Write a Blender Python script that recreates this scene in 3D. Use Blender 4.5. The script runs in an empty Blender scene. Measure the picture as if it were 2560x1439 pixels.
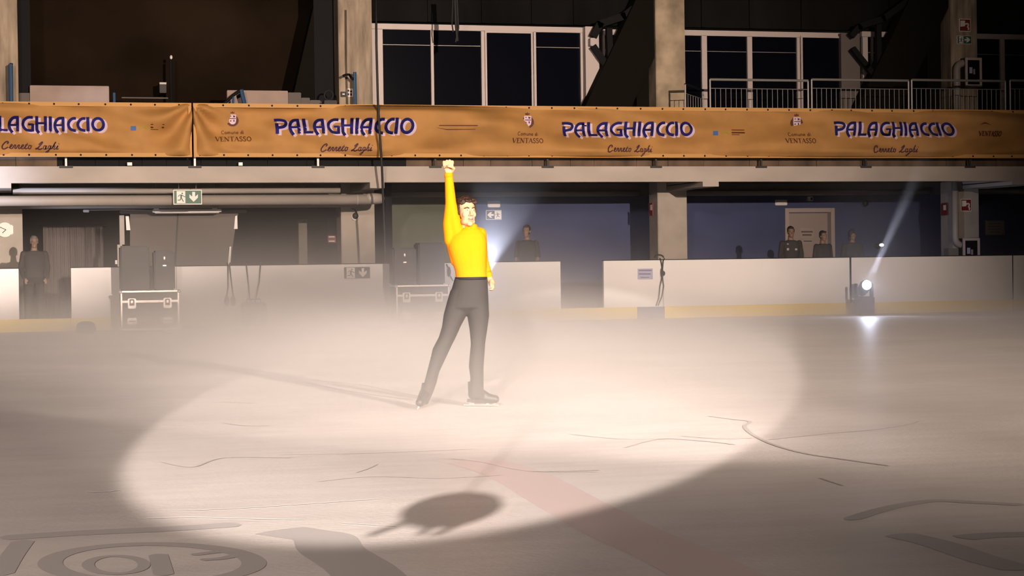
# Ice rink with a skater in the follow spots
HAZE = True
WORLD_S = 0.004
LA_POS = (-2.25, -12.0, 5.93); LA_TGT = (-0.09, 17.77, 0.0); LA_HALF = 5.36; LA_W = 87000
LB_POS = (13.8, -12.0, 7.43); LB_TGT = (-4.6, 22.33, 0.0); LB_HALF = 5.3; LB_W = 46000
LC_POS = (12.0, -11.0, 6.0); LC_TGT = (-3.0, 38.0, 3.4); LC_HALF = 17.5; LC_W = 90000
LE_POS = (12.2, -11.0, 6.2); LE_TGT = (-3.6, 24.0, 0.0); LE_HALF = 5.8; LE_W = 66000
LD_POS = (-5.0, -15.0, 8.0); LD_TGT = (-6.5, 11.0, 0.0); LD_HALF = 23; LD_W = 42000
BEAM1_W = 60000; BEAM2_W = 15000; BRIGHT_SPOT_W = 60; WASH_W = 1500; CASTER_T = 0.62
HZ_BASE = (0.042, 0.48); HZ_AIR = 0.00003; HZ_TOP = 4.3; HZ_Y0 = 4.0
# (lateral, distance, radius x, radius y, density at the ice, fall-off height)
HZ_BLOBS = [(-0.5, 15.2, 3.0, 2.4, 0.24, 0.58), (-2.4, 28.0, 4.2, 6.5, 0.34, 0.50), (-3.6, 34.0, 4.6, 3.5, 0.36, 1.28),
            (8.5, 33.0, 5.0, 5.0, 0.06, 0.40), (6.9, 36.5, 0.9, 1.3, 0.12, 2.0), (-0.5, 36.2, 0.6, 1.0, 0.12, 1.75)]
HALO_W = 200
import bpy, bmesh, math, random
import numpy as np
from mathutils import Vector, Matrix, noise
random.seed(7)
C = bpy.context.scene.collection
SC = bpy.context.scene

# ------------------------------------------------------------------ camera
FOC = 4700.0; TH = 0.257; PI_ = 0.01366; RO = 0.01334; EYE = Vector((0, 0, 1.19))
FWD = Vector((math.sin(TH)*math.cos(PI_), math.cos(TH)*math.cos(PI_), -math.sin(PI_)))
R0 = Vector((math.cos(TH), -math.sin(TH), 0)); U0 = R0.cross(FWD)
RT = R0*math.cos(RO) - U0*math.sin(RO); UP = U0*math.cos(RO) + R0*math.sin(RO)
cam = bpy.data.cameras.new('camera'); co = bpy.data.objects.new('camera', cam); C.objects.link(co)
m = Matrix((RT, UP, -FWD)).transposed().to_4x4(); m.translation = EYE
co.matrix_world = m
cam.sensor_width = 36; cam.lens = 36*FOC/2560; cam.clip_end = 300; cam.clip_start = 0.1
SC.camera = co
SC.view_settings.view_transform = 'Standard'; SC.view_settings.look = 'None'
SC.view_settings.gamma = 1; SC.view_settings.use_curve_mapping = False
SC.view_settings.exposure = 0.0
try:
    SC.cycles.volume_step_rate = 2.6; SC.cycles.volume_max_steps = 128; SC.cycles.volume_bounces = 1
    SC.cycles.use_denoising = True; SC.cycles.use_adaptive_sampling = True; SC.cycles.adaptive_threshold = 0.06; SC.cycles.adaptive_min_samples = 16; SC.cycles.max_bounces = 3; SC.cycles.diffuse_bounces = 2; SC.cycles.glossy_bounces = 2; SC.cycles.sample_clamp_indirect = 3
except Exception: pass

def CW(lat, dep, z):                       # camera-levelled frame -> world
    return Vector((lat*math.cos(TH) + dep*math.sin(TH), -lat*math.sin(TH) + dep*math.cos(TH), z))
def ray(px, py): return FWD + RT*((px-1280)/FOC) + UP*((719.5-py)/FOC)
def P(px, py, Y):                          # the point of the wall-parallel plane y = Y seen at a pixel
    d = ray(px, py); return EYE + d*(Y/d.y)
def G(px, py, z=0.0):                      # the point of the ice seen at a pixel
    d = ray(px, py); return EYE + d*((z-1.19)/d.z)
def SP(px, py, dep):                       # a point at a given distance in front of the camera
    d = ray(px, py); return EYE + d*(dep/(d.x*math.sin(TH)+d.y*math.cos(TH)))

# ------------------------------------------------------------------ world and lights
w = bpy.data.worlds.new('world'); SC.world = w; w.use_nodes = True
w.node_tree.nodes['Background'].inputs[0].default_value = (1.0, 0.8, 0.66, 1); w.node_tree.nodes['Background'].inputs[1].default_value = WORLD_S

def spot(name, loc, tgt, half, watts, col, blend=0.1, rad=0.05, parent=None):
    l = bpy.data.lights.new(name, 'SPOT'); l.energy = watts; l.color = col; l.spot_size = 2*math.radians(half)
    l.spot_blend = blend; l.shadow_soft_size = rad
    o = bpy.data.objects.new(name, l); C.objects.link(o); o.location = loc
    o.rotation_euler = (Vector(tgt)-Vector(loc)).to_track_quat('-Z', 'Y').to_euler()
    return o
WARM = (1.0, 0.84, 0.73); COOL = (0.72, 0.78, 1.0)
LA = CW(*LA_POS); LB = CW(*LB_POS)
spot('follow_spot_light', LA, CW(*LA_TGT), LA_HALF, LA_W, WARM, 0.08, 0.06)
spot('follow_spot_light', LB, CW(*LB_TGT), LB_HALF, LB_W, (1.0, 0.82, 0.70), 0.25, 0.06)
spot('follow_spot_light', CW(*LE_POS), CW(*LE_TGT), LE_HALF, LE_W, (1.0, 0.83, 0.72), 0.6, 0.06)
spot('stray_fill_light', CW(*LC_POS), CW(*LC_TGT), LC_HALF, LC_W, (1.0, 0.78, 0.62), 1.0, 0.12)  # wide fill added for the general warm light on banner and boards
spot('added_fill_light', CW(*LD_POS), CW(*LD_TGT), LD_HALF, LD_W, (1.0, 0.80, 0.68), 1.0, 1.0)  # soft fill added to brighten the near ice

# ------------------------------------------------------------------ materials
def mat(name, col, rough=0.6, metal=0.0, noise_s=None, amp=0.0, bump=0.0, emit=None, es=0.0, spec=0.5, stretch=(1, 1, 1), alpha=None):
    mt = bpy.data.materials.new(name); mt.use_nodes = True; nt = mt.node_tree; b = nt.nodes['Principled BSDF']
    b.inputs['Base Color'].default_value = (*col, 1); b.inputs['Roughness'].default_value = rough
    b.inputs['Metallic'].default_value = metal; b.inputs['Specular IOR Level'].default_value = spec
    if noise_s:
        tc = nt.nodes.new('ShaderNodeNewGeometry'); mp = nt.nodes.new('ShaderNodeMapping'); mp.inputs['Scale'].default_value = stretch
        n = nt.nodes.new('ShaderNodeTexNoise'); n.inputs['Scale'].default_value = noise_s; n.inputs['Detail'].default_value = 6
        nt.links.new(tc.outputs['Position'], mp.inputs['Vector']); nt.links.new(mp.outputs[0], n.inputs['Vector'])
        r = nt.nodes.new('ShaderNodeValToRGB')
        r.color_ramp.elements[0].position = 0.3; r.color_ramp.elements[1].position = 0.72
        r.color_ramp.elements[0].color = (*[max(0, c*(1-amp)) for c in col], 1)
        r.color_ramp.elements[1].color = (*[min(1, c*(1+amp)) for c in col], 1)
        nt.links.new(n.outputs[0], r.inputs[0]); nt.links.new(r.outputs[0], b.inputs['Base Color'])
        if bump:
            bp = nt.nodes.new('ShaderNodeBump'); bp.inputs['Strength'].default_value = bump; bp.inputs['Distance'].default_value = 0.02
            nt.links.new(n.outputs[0], bp.inputs['Height']); nt.links.new(bp.outputs[0], b.inputs['Normal'])
    if emit:
        b.inputs['Emission Color'].default_value = (*emit, 1); b.inputs['Emission Strength'].default_value = es
    return mt
M = {}
M['concrete'] = mat('raw_concrete', (0.34, 0.27, 0.20), 0.9, noise_s=2.2, amp=0.45, bump=0.3, stretch=(3, 3, 0.5))
M['beam'] = mat('painted_concrete', (0.42, 0.37, 0.33), 0.85, noise_s=1.0, amp=0.16, bump=0.1, stretch=(0.7, 1, 1.5))
M['col'] = mat('column_paint', (0.40, 0.355, 0.31), 0.85, noise_s=3, amp=0.1)
M['board'] = mat('white_board', (0.78, 0.76, 0.76), 0.45, noise_s=0.8, amp=0.05)
M['yellow'] = mat('yellow_plastic', (0.85, 0.62, 0.06), 0.4)
M['blueband'] = mat('blue_band', (0.10, 0.12, 0.25), 0.4)
M['navywall'] = mat('blue_wall_paint', (0.045, 0.06, 0.15), 0.8, noise_s=0.9, amp=0.15)
M['olive'] = mat('grey_green_wall_paint', (0.11, 0.125, 0.09), 0.8, noise_s=1, amp=0.2)
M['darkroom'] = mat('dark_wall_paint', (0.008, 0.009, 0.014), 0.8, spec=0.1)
M['soffit'] = mat('soffit_paint', (0.16, 0.145, 0.125), 0.85, noise_s=1.5, amp=0.15)
M['duct'] = mat('duct_paint', (0.36, 0.32, 0.29), 0.5, noise_s=1.2, amp=0.1)
M['frame'] = mat('white_aluminium', (0.55, 0.47, 0.45), 0.45)
M['glass'] = mat('night_glass', (0.002, 0.0025, 0.006), 0.15, spec=0.1)
M['black'] = mat('black_paint', (0.006, 0.006, 0.007), 0.7, spec=0.15)
M['blacksteel'] = mat('black_steel', (0.02, 0.018, 0.016), 0.6)
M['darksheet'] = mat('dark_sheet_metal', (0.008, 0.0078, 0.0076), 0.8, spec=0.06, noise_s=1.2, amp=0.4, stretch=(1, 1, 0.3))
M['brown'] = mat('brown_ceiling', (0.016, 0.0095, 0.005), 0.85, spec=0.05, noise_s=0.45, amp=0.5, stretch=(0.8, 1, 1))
M['steel'] = mat('galvanised_steel', (0.30, 0.28, 0.27), 0.4, metal=0.3)
M['blueposts'] = mat('blue_steel', (0.02, 0.07, 0.16), 0.5)
M['parapet'] = mat('parapet_paint', (0.36, 0.27, 0.23), 0.85, noise_s=2, amp=0.12)
M['white'] = mat('white_plastic', (0.75, 0.72, 0.70), 0.4)
M['grey'] = mat('grey_sheet', (0.14, 0.12, 0.11), 0.8, noise_s=0.7, amp=0.08)
M['curtain'] = mat('grey_curtain', (0.15, 0.125, 0.12), 0.9, noise_s=3, amp=0.2, stretch=(3, 1, 0.2))
M['banner'] = mat('orange_mesh_banner', (0.40, 0.20, 0.055), 0.75, noise_s=2.0, amp=0.14)
M['hem'] = mat('banner_hem', (0.52, 0.28, 0.085), 0.7)
M['navy'] = mat('navy_print', (0.012, 0.012, 0.11), 0.7, spec=0.1, noise_s=3.2, amp=0.9, stretch=(0.15, 1, 2.2))
M['shadowprint'] = mat('lilac_print', (0.62, 0.48, 0.60), 0.6)
M['brownprint'] = mat('brown_print', (0.09, 0.018, 0.004), 0.7)
M['script'] = mat('script_print', (0.05, 0.012, 0.03), 0.7)
M['green'] = mat('green_print', (0.02, 0.11, 0.065), 0.5)
M['red'] = mat('red_print', (0.20, 0.012, 0.012), 0.5)
M['sheetw'] = mat('white_print', (0.8, 0.76, 0.72), 0.5)
M['paperblue'] = mat('pale_blue_paper', (0.42, 0.42, 0.58), 0.8)
M['inkblue'] = mat('blue_grey_ink', (0.16, 0.17, 0.3), 0.8)
M['speaker'] = mat('black_speaker', (0.018, 0.017, 0.017), 0.6)
M['caseblack'] = mat('black_case_board', (0.03, 0.028, 0.027), 0.6)
M['alu'] = mat('aluminium', (0.75, 0.68, 0.64), 0.35, metal=0.4)
M['cable'] = mat('black_rubber', (0.01, 0.01, 0.01), 0.6)
M['lens'] = mat('lit_lens', (1, 1, 1), 0.3, emit=(1.0, 0.93, 0.85), es=12)
M['lensb'] = mat('lit_lens_blue', (1, 1, 1), 0.3, emit=(0.85, 0.88, 1.0), es=14)
M['skin'] = mat('skin', (0.30, 0.165, 0.095), 0.6, spec=0.2)
M['skin2'] = mat('skin_olive', (0.20, 0.125, 0.085), 0.6)
M['lip'] = mat('lips', (0.38, 0.14, 0.09), 0.5)
M['mouthdark'] = mat('open_mouth', (0.10, 0.03, 0.02), 0.6)
M['teeth'] = mat('teeth', (0.7, 0.66, 0.6), 0.4)
M['eye'] = mat('eye_white', (0.35, 0.25, 0.2), 0.4)
M['iris'] = mat('iris', (0.04, 0.02, 0.012), 0.3)
M['hair'] = mat('dark_brown_hair', (0.014, 0.006, 0.003), 0.6, spec=0.25, noise_s=60, amp=0.6, bump=0.5)
M['hairgrey'] = mat('grey_hair', (0.12, 0.10, 0.09), 0.7)
M['hairblack'] = mat('black_hair', (0.008, 0.006, 0.005), 0.6)
M['sweater'] = mat('yellow_knit', (0.45, 0.132, 0.0001), 0.85, spec=0.1, noise_s=9, amp=0.03, bump=0.15)
M['trousers'] = mat('black_trousers', (0.007, 0.006, 0.006), 0.85)
M['boot'] = mat('black_boot_leather', (0.012, 0.011, 0.011), 0.5)
M['blade'] = mat('blade_steel', (0.45, 0.4, 0.38), 0.3, metal=0.8)
M['tee'] = mat('dark_tee', (0.022, 0.02, 0.02), 0.9)
M['mark'] = mat('grey_ice_print', (0.47, 0.455, 0.46), 0.5)
M['scratch_shadow'] = mat('scratch_and_leg_shadow', (0.50, 0.47, 0.46), 0.5)
M['snowmark'] = mat('shaved_ice', (0.9, 0.9, 0.9), 0.7)
M['redmark'] = mat('red_ice_line', (0.66, 0.555, 0.55), 0.5)
M['logoblue'] = mat('logo_blue', (0.05, 0.13, 0.35), 0.7)
M['logogreen'] = mat('logo_green', (0.30, 0.28, 0.03), 0.7)
M['brownplank'] = mat('brown_boarding', (0.13, 0.085, 0.055), 0.8, noise_s=1.6, amp=0.6, stretch=(1.2, 1, 0.4))

# ------------------------------------------------------------------ helpers
def tag(o, label=None, cat=None, group=None, kind=None):
    if label: o['label'] = label
    if cat: o['category'] = cat
    if group: o['group'] = group
    if kind: o['kind'] = kind
    return o
def link(name, me, mt, parent=None, smooth=False):
    o = bpy.data.objects.new(name, me); C.objects.link(o)
    if mt is not None: me.materials.append(mt)
    if smooth:
        for p in me.polygons: p.use_smooth = True
    if parent is not None: setpar(o, parent)
    return o
def setpar(o, parent):
    # keeps the child where it stands: all parents here are unscaled, and never moved afterwards
    o.parent = parent; o.matrix_parent_inverse = mw(parent).inverted()
def mw(o):
    if o.parent is not None: return mw(o.parent) @ o.matrix_parent_inverse @ o.matrix_basis
    return o.matrix_basis.copy()
def empty(name, loc, rz=0.0):
    o = bpy.data.objects.new(name, None); C.objects.link(o); o.location = loc; o.rotation_euler = (0, 0, rz); o.empty_display_size = 0.1
    return o
class MB:
    def __init__(s): s.v = []; s.f = []
    def add(s, vs, fs):
        n = len(s.v); s.v += [tuple(v) for v in vs]; s.f += [tuple(i+n for i in f) for f in fs]; return s
    def box(s, x0, x1, y0, y1, z0, z1, b=0.0):
        if x0 > x1: x0, x1 = x1, x0
        if y0 > y1: y0, y1 = y1, y0
        if z0 > z1: z0, z1 = z1, z0
        if b <= 0:
            vs = [(x, y, z) for x in (x0, x1) for y in (y0, y1) for z in (z0, z1)]
            return s.add(vs, [(0, 1, 3, 2), (4, 6, 7, 5), (0, 4, 5, 1), (2, 3, 7, 6), (0, 2, 6, 4), (1, 5, 7, 3)])
        bm = bmesh.new(); bmesh.ops.create_cube(bm, size=1)
        for v in bm.verts: v.co = Vector(((x0+x1)/2+v.co.x*(x1-x0), (y0+y1)/2+v.co.y*(y1-y0), (z0+z1)/2+v.co.z*(z1-z0)))
        bmesh.ops.bevel(bm, geom=bm.edges[:], offset=b, segments=2, affect='EDGES')
        s.add([v.co for v in bm.verts], [[v.index for v in f.verts] for f in bm.faces]); bm.free(); return s
    def tube(s, pts, r, n=10, caps=True):
        pts = [Vector(p) for p in pts]; rs = r if isinstance(r, (list, tuple)) else [r]*len(pts)
        vs = []; fs = []; a = None
        for i, p in enumerate(pts):
            t = (pts[min(i+1, len(pts)-1)]-pts[max(i-1, 0)]).normalized()
            if a is None: a = t.cross(Vector((0.3, 0.2, 1))) if abs(t.z) < 0.9 else t.cross(Vector((1, 0, 0)))
            a = (a - t*a.dot(t)).normalized(); b = t.cross(a)
            for k in range(n):
                g = 2*math.pi*k/n; vs.append(p + (a*math.cos(g)+b*math.sin(g))*rs[i])
        for i in range(len(pts)-1):
            for k in range(n):
                fs.append((i*n+k, i*n+(k+1) % n, (i+1)*n+(k+1) % n, (i+1)*n+k))
        if caps: fs += [tuple(reversed(range(n))), tuple(range((len(pts)-1)*n, len(pts)*n))]
        return s.add(vs, fs)
    def ball(s, c, r, n=12, rot=None):
        r = r if isinstance(r, (list, tuple)) else (r, r, r); c = Vector(c); vs = []; fs = []; m_ = n//2+1
        for i in range(1, m_):
            p = math.pi*i/m_
            for k in range(n):
                g = 2*math.pi*k/n; v = Vector((r[0]*math.sin(p)*math.cos(g), r[1]*math.sin(p)*math.sin(g), r[2]*math.cos(p)))
                vs.append(c + (rot @ v if rot else v))
        t = len(vs); e = Vector((0, 0, r[2])); vs.append(c+(rot @ e if rot else e)); vs.append(c-(rot @ e if rot else e))
        for i in range(m_-2):
            for k in range(n): fs.append((i*n+k, (i+1)*n+k, (i+1)*n+(k+1) % n, i*n+(k+1) % n))
        for k in range(n):
            fs.append((t, k, (k+1) % n)); fs.append((t+1, (m_-2)*n+(k+1) % n, (m_-2)*n+k))
        return s.add(vs, fs)
    def loft(s, rings, n=20):                    # ring: (centre, half-width, half-depth[, axis u, axis v])
        vs = []; fs = []
        for rg in rings:
            c = Vector(rg[0]); u = Vector(rg[3]) if len(rg) > 3 else Vector((1, 0, 0)); v = Vector(rg[4]) if len(rg) > 4 else Vector((0, 1, 0))
            for k in range(n):
                g = 2*math.pi*k/n; cx, sx = math.cos(g), math.sin(g); e = 0.85
                cx = math.copysign(abs(cx)**e, cx); sx = math.copysign(abs(sx)**e, sx)
                vs.append(c + u*cx*rg[1] + v*sx*rg[2])
        m_ = len(rings)
        for i in range(m_-1):
            for k in range(n): fs.append((i*n+k, i*n+(k+1) % n, (i+1)*n+(k+1) % n, (i+1)*n+k))
        fs += [tuple(reversed(range(n))), tuple(range((m_-1)*n, m_*n))]
        return s.add(vs, fs)
    def prism(s, poly, y0, y1):                  # polygon in (x, z), extruded along y
        n = len(poly); vs = [(p[0], y0, p[1]) for p in poly] + [(p[0], y1, p[1]) for p in poly]
        fs = [tuple(range(n)), tuple(reversed(range(n, 2*n)))] + [(i, n+i, n+(i+1) % n, (i+1) % n) for i in range(n)]
        return s.add(vs, fs)
    def mesh(s, name):
        me = bpy.data.meshes.new(name); me.from_pydata([tuple(v) for v in s.v], [], s.f); me.update()
        bm = bmesh.new(); bm.from_mesh(me); bmesh.ops.recalc_face_normals(bm, faces=bm.faces[:]); bm.to_mesh(me); bm.free(); return me
    def build(s, name, mt, parent=None, smooth=False): return link(name, s.mesh(name), mt, parent, smooth)
def R4(px0, py0, px1, py1, Y):               # a rectangle on plane Y from its pixel box: x0, x1, z0, z1
    mx, my = (px0+px1)/2, (py0+py1)/2
    return P(px0, my, Y).x, P(px1, my, Y).x, P(mx, py1, Y).z, P(mx, py0, Y).z
def pbox(name, mt, px0, py0, px1, py1, Y, dep, parent=None, b=0.0):
    x0, x1, z0, z1 = R4(px0, py0, px1, py1, Y); return MB().box(x0, x1, Y, Y+dep, z0, z1, b).build(name, mt, parent)
def remesh(mb, voxel, it=4, name='m', fac=0.5):
    me = mb.mesh(name); o = bpy.data.objects.new(name, me); C.objects.link(o)
    r = o.modifiers.new('r', 'REMESH'); r.mode = 'VOXEL'; r.voxel_size = voxel
    s = o.modifiers.new('s', 'SMOOTH'); s.factor = fac; s.iterations = it
    dg = bpy.context.evaluated_depsgraph_get(); out = bpy.data.meshes.new_from_object(o.evaluated_get(dg))
    bpy.data.objects.remove(o); out.name = name
    for p in out.polygons: p.use_smooth = True
    return out
# ------------------------------------------------------------------ the setting
YB, YF, YP, YW, YU = 36.6, 37.2, 39.5, 42.0, 40.2
ZBT, ZBB, ZST, ZSB = 4.36, 3.32, 3.15, 2.83
CZ = 0.12                                     # corridor floor height
def ice_material():
    mt = bpy.data.materials.new('ice'); mt.use_nodes = True; nt = mt.node_tree; b = nt.nodes['Principled BSDF']; L = nt.links.new
    g = nt.nodes.new('ShaderNodeNewGeometry')
    def nz(scale, stretch, detail=5):
        mp = nt.nodes.new('ShaderNodeMapping'); mp.inputs['Scale'].default_value = stretch; mp.inputs['Rotation'].default_value = (0, 0, 0.25)
        n = nt.nodes.new('ShaderNodeTexNoise'); n.inputs['Scale'].default_value = scale; n.inputs['Detail'].default_value = detail
        L(g.outputs['Position'], mp.inputs[0]); L(mp.outputs[0], n.inputs['Vector']); return n
    n1 = nz(0.5, (1, 1, 1)); n2 = nz(3.0, (0.35, 2.0, 1)); n3 = nz(28, (1, 1, 1))
    r1 = nt.nodes.new('ShaderNodeValToRGB'); r1.color_ramp.elements[0].position = 0.3; r1.color_ramp.elements[1].position = 0.7
    r1.color_ramp.elements[0].color = (0.60, 0.57, 0.57, 1); r1.color_ramp.elements[1].color = (0.78, 0.75, 0.74, 1); L(n1.outputs[0], r1.inputs[0])
    r2 = nt.nodes.new('ShaderNodeValToRGB'); r2.color_ramp.elements[0].position = 0.42; r2.color_ramp.elements[1].position = 0.55
    r2.color_ramp.elements[0].color = (0.945, 0.94, 0.935, 1); r2.color_ramp.elements[1].color = (1, 1, 1, 1); L(n2.outputs[0], r2.inputs[0])
    mx = nt.nodes.new('ShaderNodeMix'); mx.data_type = 'RGBA'; mx.blend_type = 'MULTIPLY'; mx.inputs[0].default_value = 1
    L(r1.outputs[0], mx.inputs[6]); L(r2.outputs[0], mx.inputs[7]); L(mx.outputs[2], b.inputs['Base Color'])
    b.inputs['Roughness'].default_value = 0.42; b.inputs['Specular IOR Level'].default_value = 0.3
    bp = nt.nodes.new('ShaderNodeBump'); bp.inputs['Strength'].default_value = 0.25; bp.inputs['Distance'].default_value = 0.01
    L(n3.outputs[0], bp.inputs['Height']); L(bp.outputs[0], b.inputs['Normal'])
    return mt
floor = MB().box(-14, 34, -16.0, YB+0.02, -0.2, 0).build('floor', ice_material()); tag(floor, kind='structure')
tag(MB().box(-14, 34, YB+0.35, YW+3.2, -0.2, CZ).build('floor_corridor', M['soffit']), kind='structure')
# flat marks frozen into or scratched on the ice, and two painted leg shadows
def ribbon(name, pts, w_, mt, z=0.003, parent=floor, px=True, closed=False):
    q = [G(*p) if px else Vector((*p, 0)) for p in pts]
    # smooth by Catmull-Rom
    out = []
    n = len(q)
    for i in range(n-1 if not closed else n):
        p0, p1, p2, p3 = (q[(i-1) % n] if closed else q[max(i-1, 0)]), q[i], q[(i+1) % n], (q[(i+2) % n] if closed else q[min(i+2, n-1)])
        for k in range(6):
            t = k/6; out.append(0.5*((2*p1)+(p2-p0)*t+(2*p0-5*p1+4*p2-p3)*t*t+(3*p1-p0-3*p2+p3)*t**3))
    out.append(q[0] if closed else q[-1])
    vs = []; fs = []
    for i, p in enumerate(out):
        t = (out[min(i+1, len(out)-1)]-out[max(i-1, 0)]); t.z = 0; t = t.normalized() if t.length else Vector((1, 0, 0)); s = Vector((-t.y, t.x, 0))
        ww = w_ if isinstance(w_, float) else w_[0]+(w_[1]-w_[0])*i/len(out)
        if not closed and (i == 0 or i == len(out)-1): ww *= 0.3
        for sg in (-1, 1): vs.append((p.x+s.x*ww*sg/2, p.y+s.y*ww*sg/2, z))
        if i: fs.append((2*i-2, 2*i-1, 2*i+1, 2*i))
    me = bpy.data.meshes.new(name); me.from_pydata(vs, [], fs); me.update(); return link(name, me, mt, parent)
for k, (pts, w_) in enumerate([
    ([(1560, 1120), (1650, 1098), (1760, 1103), (1840, 1112)], 0.02), ([(1770, 1040), (1830, 1048), (1875, 1054), (1862, 1066), (1880, 1085), (1930, 1110), (2010, 1133), (2120, 1150), (2225, 1165)], 0.028),
    ([(1700, 1090), (1800, 1097), (1900, 1095)], 0.014), ([(1920, 1100), (2060, 1085), (2180, 1075), (2270, 1062), (2300, 1052)], 0.02),
    ([(760, 955), (860, 975), (960, 990), (1035, 1000)], 0.035), ([(780, 950), (900, 962), (1020, 985), (1150, 1004)], 0.035),  # both strokes paint the skater's leg shadows onto the ice
    ([(700, 1137), (850, 1135), (960, 1132), (1200, 1122)], 0.012), ([(1120, 1147), (1200, 1155), (1320, 1178), (1500, 1180)], 0.012),
    ([(560, 1058), (620, 1065), (680, 1064)], 0.02), ([(380, 1010), (520, 1005), (640, 1008)], 0.02), ([(400, 1155), (480, 1168), (560, 1145), (740, 1145)], 0.016),
    ([(790, 1205), (930, 1192), (1100, 1196), (1260, 1188)], 0.010), ([(890, 1182), (920, 1172), (945, 1160)], 0.010), ([(1330, 1180), (1420, 1178), (1500, 1176)], 0.014),
    ([(1420, 1085), (1560, 1098), (1700, 1095)], 0.012), ([(2050, 1195), (2080, 1205), (2110, 1215)], 0.015)]):
    ribbon('scratch_and_leg_shadow', pts, w_, M['scratch_shadow'])
for pts, w_ in [([(360, 1278), (520, 1275), (700, 1265), (960, 1247)], 0.016), ([(360, 1297), (480, 1294), (640, 1298), (760, 1300)], 0.02), ([(215, 1230), (250, 1231), (300, 1226)], 0.02),
                ([(560, 967), (590, 966)], 0.02), ([(660, 983), (690, 981)], 0.02), ([(780, 968), (812, 970)], 0.03), ([(435, 1062), (490, 1064)], 0.02), ([(850, 1308), (1000, 1318)], 0.012)]:
    ribbon('shaved_ice_streak', pts, w_, M['snowmark'], 0.004)
# printed logo at the near left: ring, letters and border band
ring = [G(380+255*math.cos(a), 1408-48*math.sin(a)-0.0*math.cos(a)) for a in [2*math.pi*k/40 for k in range(40)]]
ribbon('painted_ring', [(p.x, p.y) for p in ring], 0.10, M['mark'], 0.002, px=False, closed=True)
ribbon('painted_ring', [(G(290+70*math.cos(a), 1412-22*math.sin(a)).x, G(290+70*math.cos(a), 1412-22*math.sin(a)).y) for a in [2*math.pi*k/24 for k in range(24)]], 0.05, M['mark'], 0.0022, px=False, closed=True)
ribbon('painted_stroke', [(395, 1385), (402, 1410), (410, 1439)], 0.08, M['mark'], 0.0024)
ribbon('painted_stroke', [(480, 1388), (560, 1378), (600, 1383), (560, 1395), (500, 1400)], 0.06, M['mark'], 0.0024)
ribbon('painted_border', [(0, 1345), (200, 1332), (420, 1322), (600, 1310)], 0.16, M['mark'], 0.0018)
ribbon('painted_border', [(60, 1350), (30, 1390), (0, 1439)], 0.10, M['mark'], 0.0019)
ribbon('painted_patch', [(690, 1325), (760, 1335), (810, 1345), (830, 1375), (900, 1420), (950, 1470)], 0.28, M['mark'], 0.0017)
ribbon('painted_curve', [(2120, 1300), (2220, 1270), (2330, 1252), (2440, 1256), (2560, 1262)], 0.09, M['mark'], 0.0021)
ribbon('painted_curve', [(2240, 1335), (2340, 1358), (2450, 1395), (2560, 1425)], 0.16, M['mark'], 0.0021)
ribbon('painted_curve', [(2400, 1345), (2480, 1338), (2600, 1335)], 0.14, M['mark'], 0.0022)
ribbon('red_line', [(1180, 1150), (1300, 1190), (1430, 1262), (1560, 1330), (1720, 1400), (1900, 1500)], (0.35, 0.35), M['redmark'], 0.0016)

def struct(name, mt, x0, x1, y0, y1, z0, z1, parent=None):
    return tag(MB().box(x0, x1, y0, y1, z0, z1).build(name, mt, parent), kind='structure')
XL, XR = -12.0, 33.0
xg = P(1160, 560, YW).x                       # the back wall changes from grey-green to blue behind the skater
xk = P(940, 560, YW).x
zw = P(1400, 491, YW).z
struct('wall_back', M['navywall'], xg, XR, YW, YW+0.2, 0, zw)
struct('wall_back_upper', M['soffit'], xk, XR, YW+0.02, YW+0.2, zw, 3.3)
struct('wall_back_green', M['olive'], xk, xg, YW, YW+0.2, 0, zw)
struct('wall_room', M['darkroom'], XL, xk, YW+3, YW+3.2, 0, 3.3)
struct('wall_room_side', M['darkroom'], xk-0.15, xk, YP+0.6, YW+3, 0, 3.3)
struct('ceiling_corridor', M['soffit'], XL, XR, YF+0.25, YW+3.2, 3.0, ZST)
# balcony edge beam with the cantilever ends under it
beam = struct('balcony_edge_beam', M['beam'], XL, XR, YF, YF+0.3, ZSB, ZST)
for cx0, cx1, cb in ((-48, 28, 470), (925, 961, 470), (1757, 1797, 466), (2531, 2600, 461)):
    x0, x1, z0, z1 = R4(cx0, 458, cx1, cb, YF)
    MB().box(x0, x1, YF+0.002, YP, z0, ZSB+0.02).build('cantilever', M['beam'], beam)
    MB().box(x0, x1, YF+0.3, YP, ZSB, 3.0).build('cantilever', M['beam'], beam)
# brown boarding strip above the beam, behind the banner's lower edge
strip = tag(empty('balcony_kerb', (P(1280, 405, YF+0.25).x, YF+0.25, ZST)), kind='structure')
px = -40
while px < 2600:
    nx = px + random.uniform(55, 130)
    x0, x1 = P(px, 405, YF+0.25).x, P(nx, 405, YF+0.25).x
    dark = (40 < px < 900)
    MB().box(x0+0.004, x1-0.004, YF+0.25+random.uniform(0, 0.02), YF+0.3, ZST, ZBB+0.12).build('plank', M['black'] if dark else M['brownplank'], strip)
    px = nx
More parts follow.
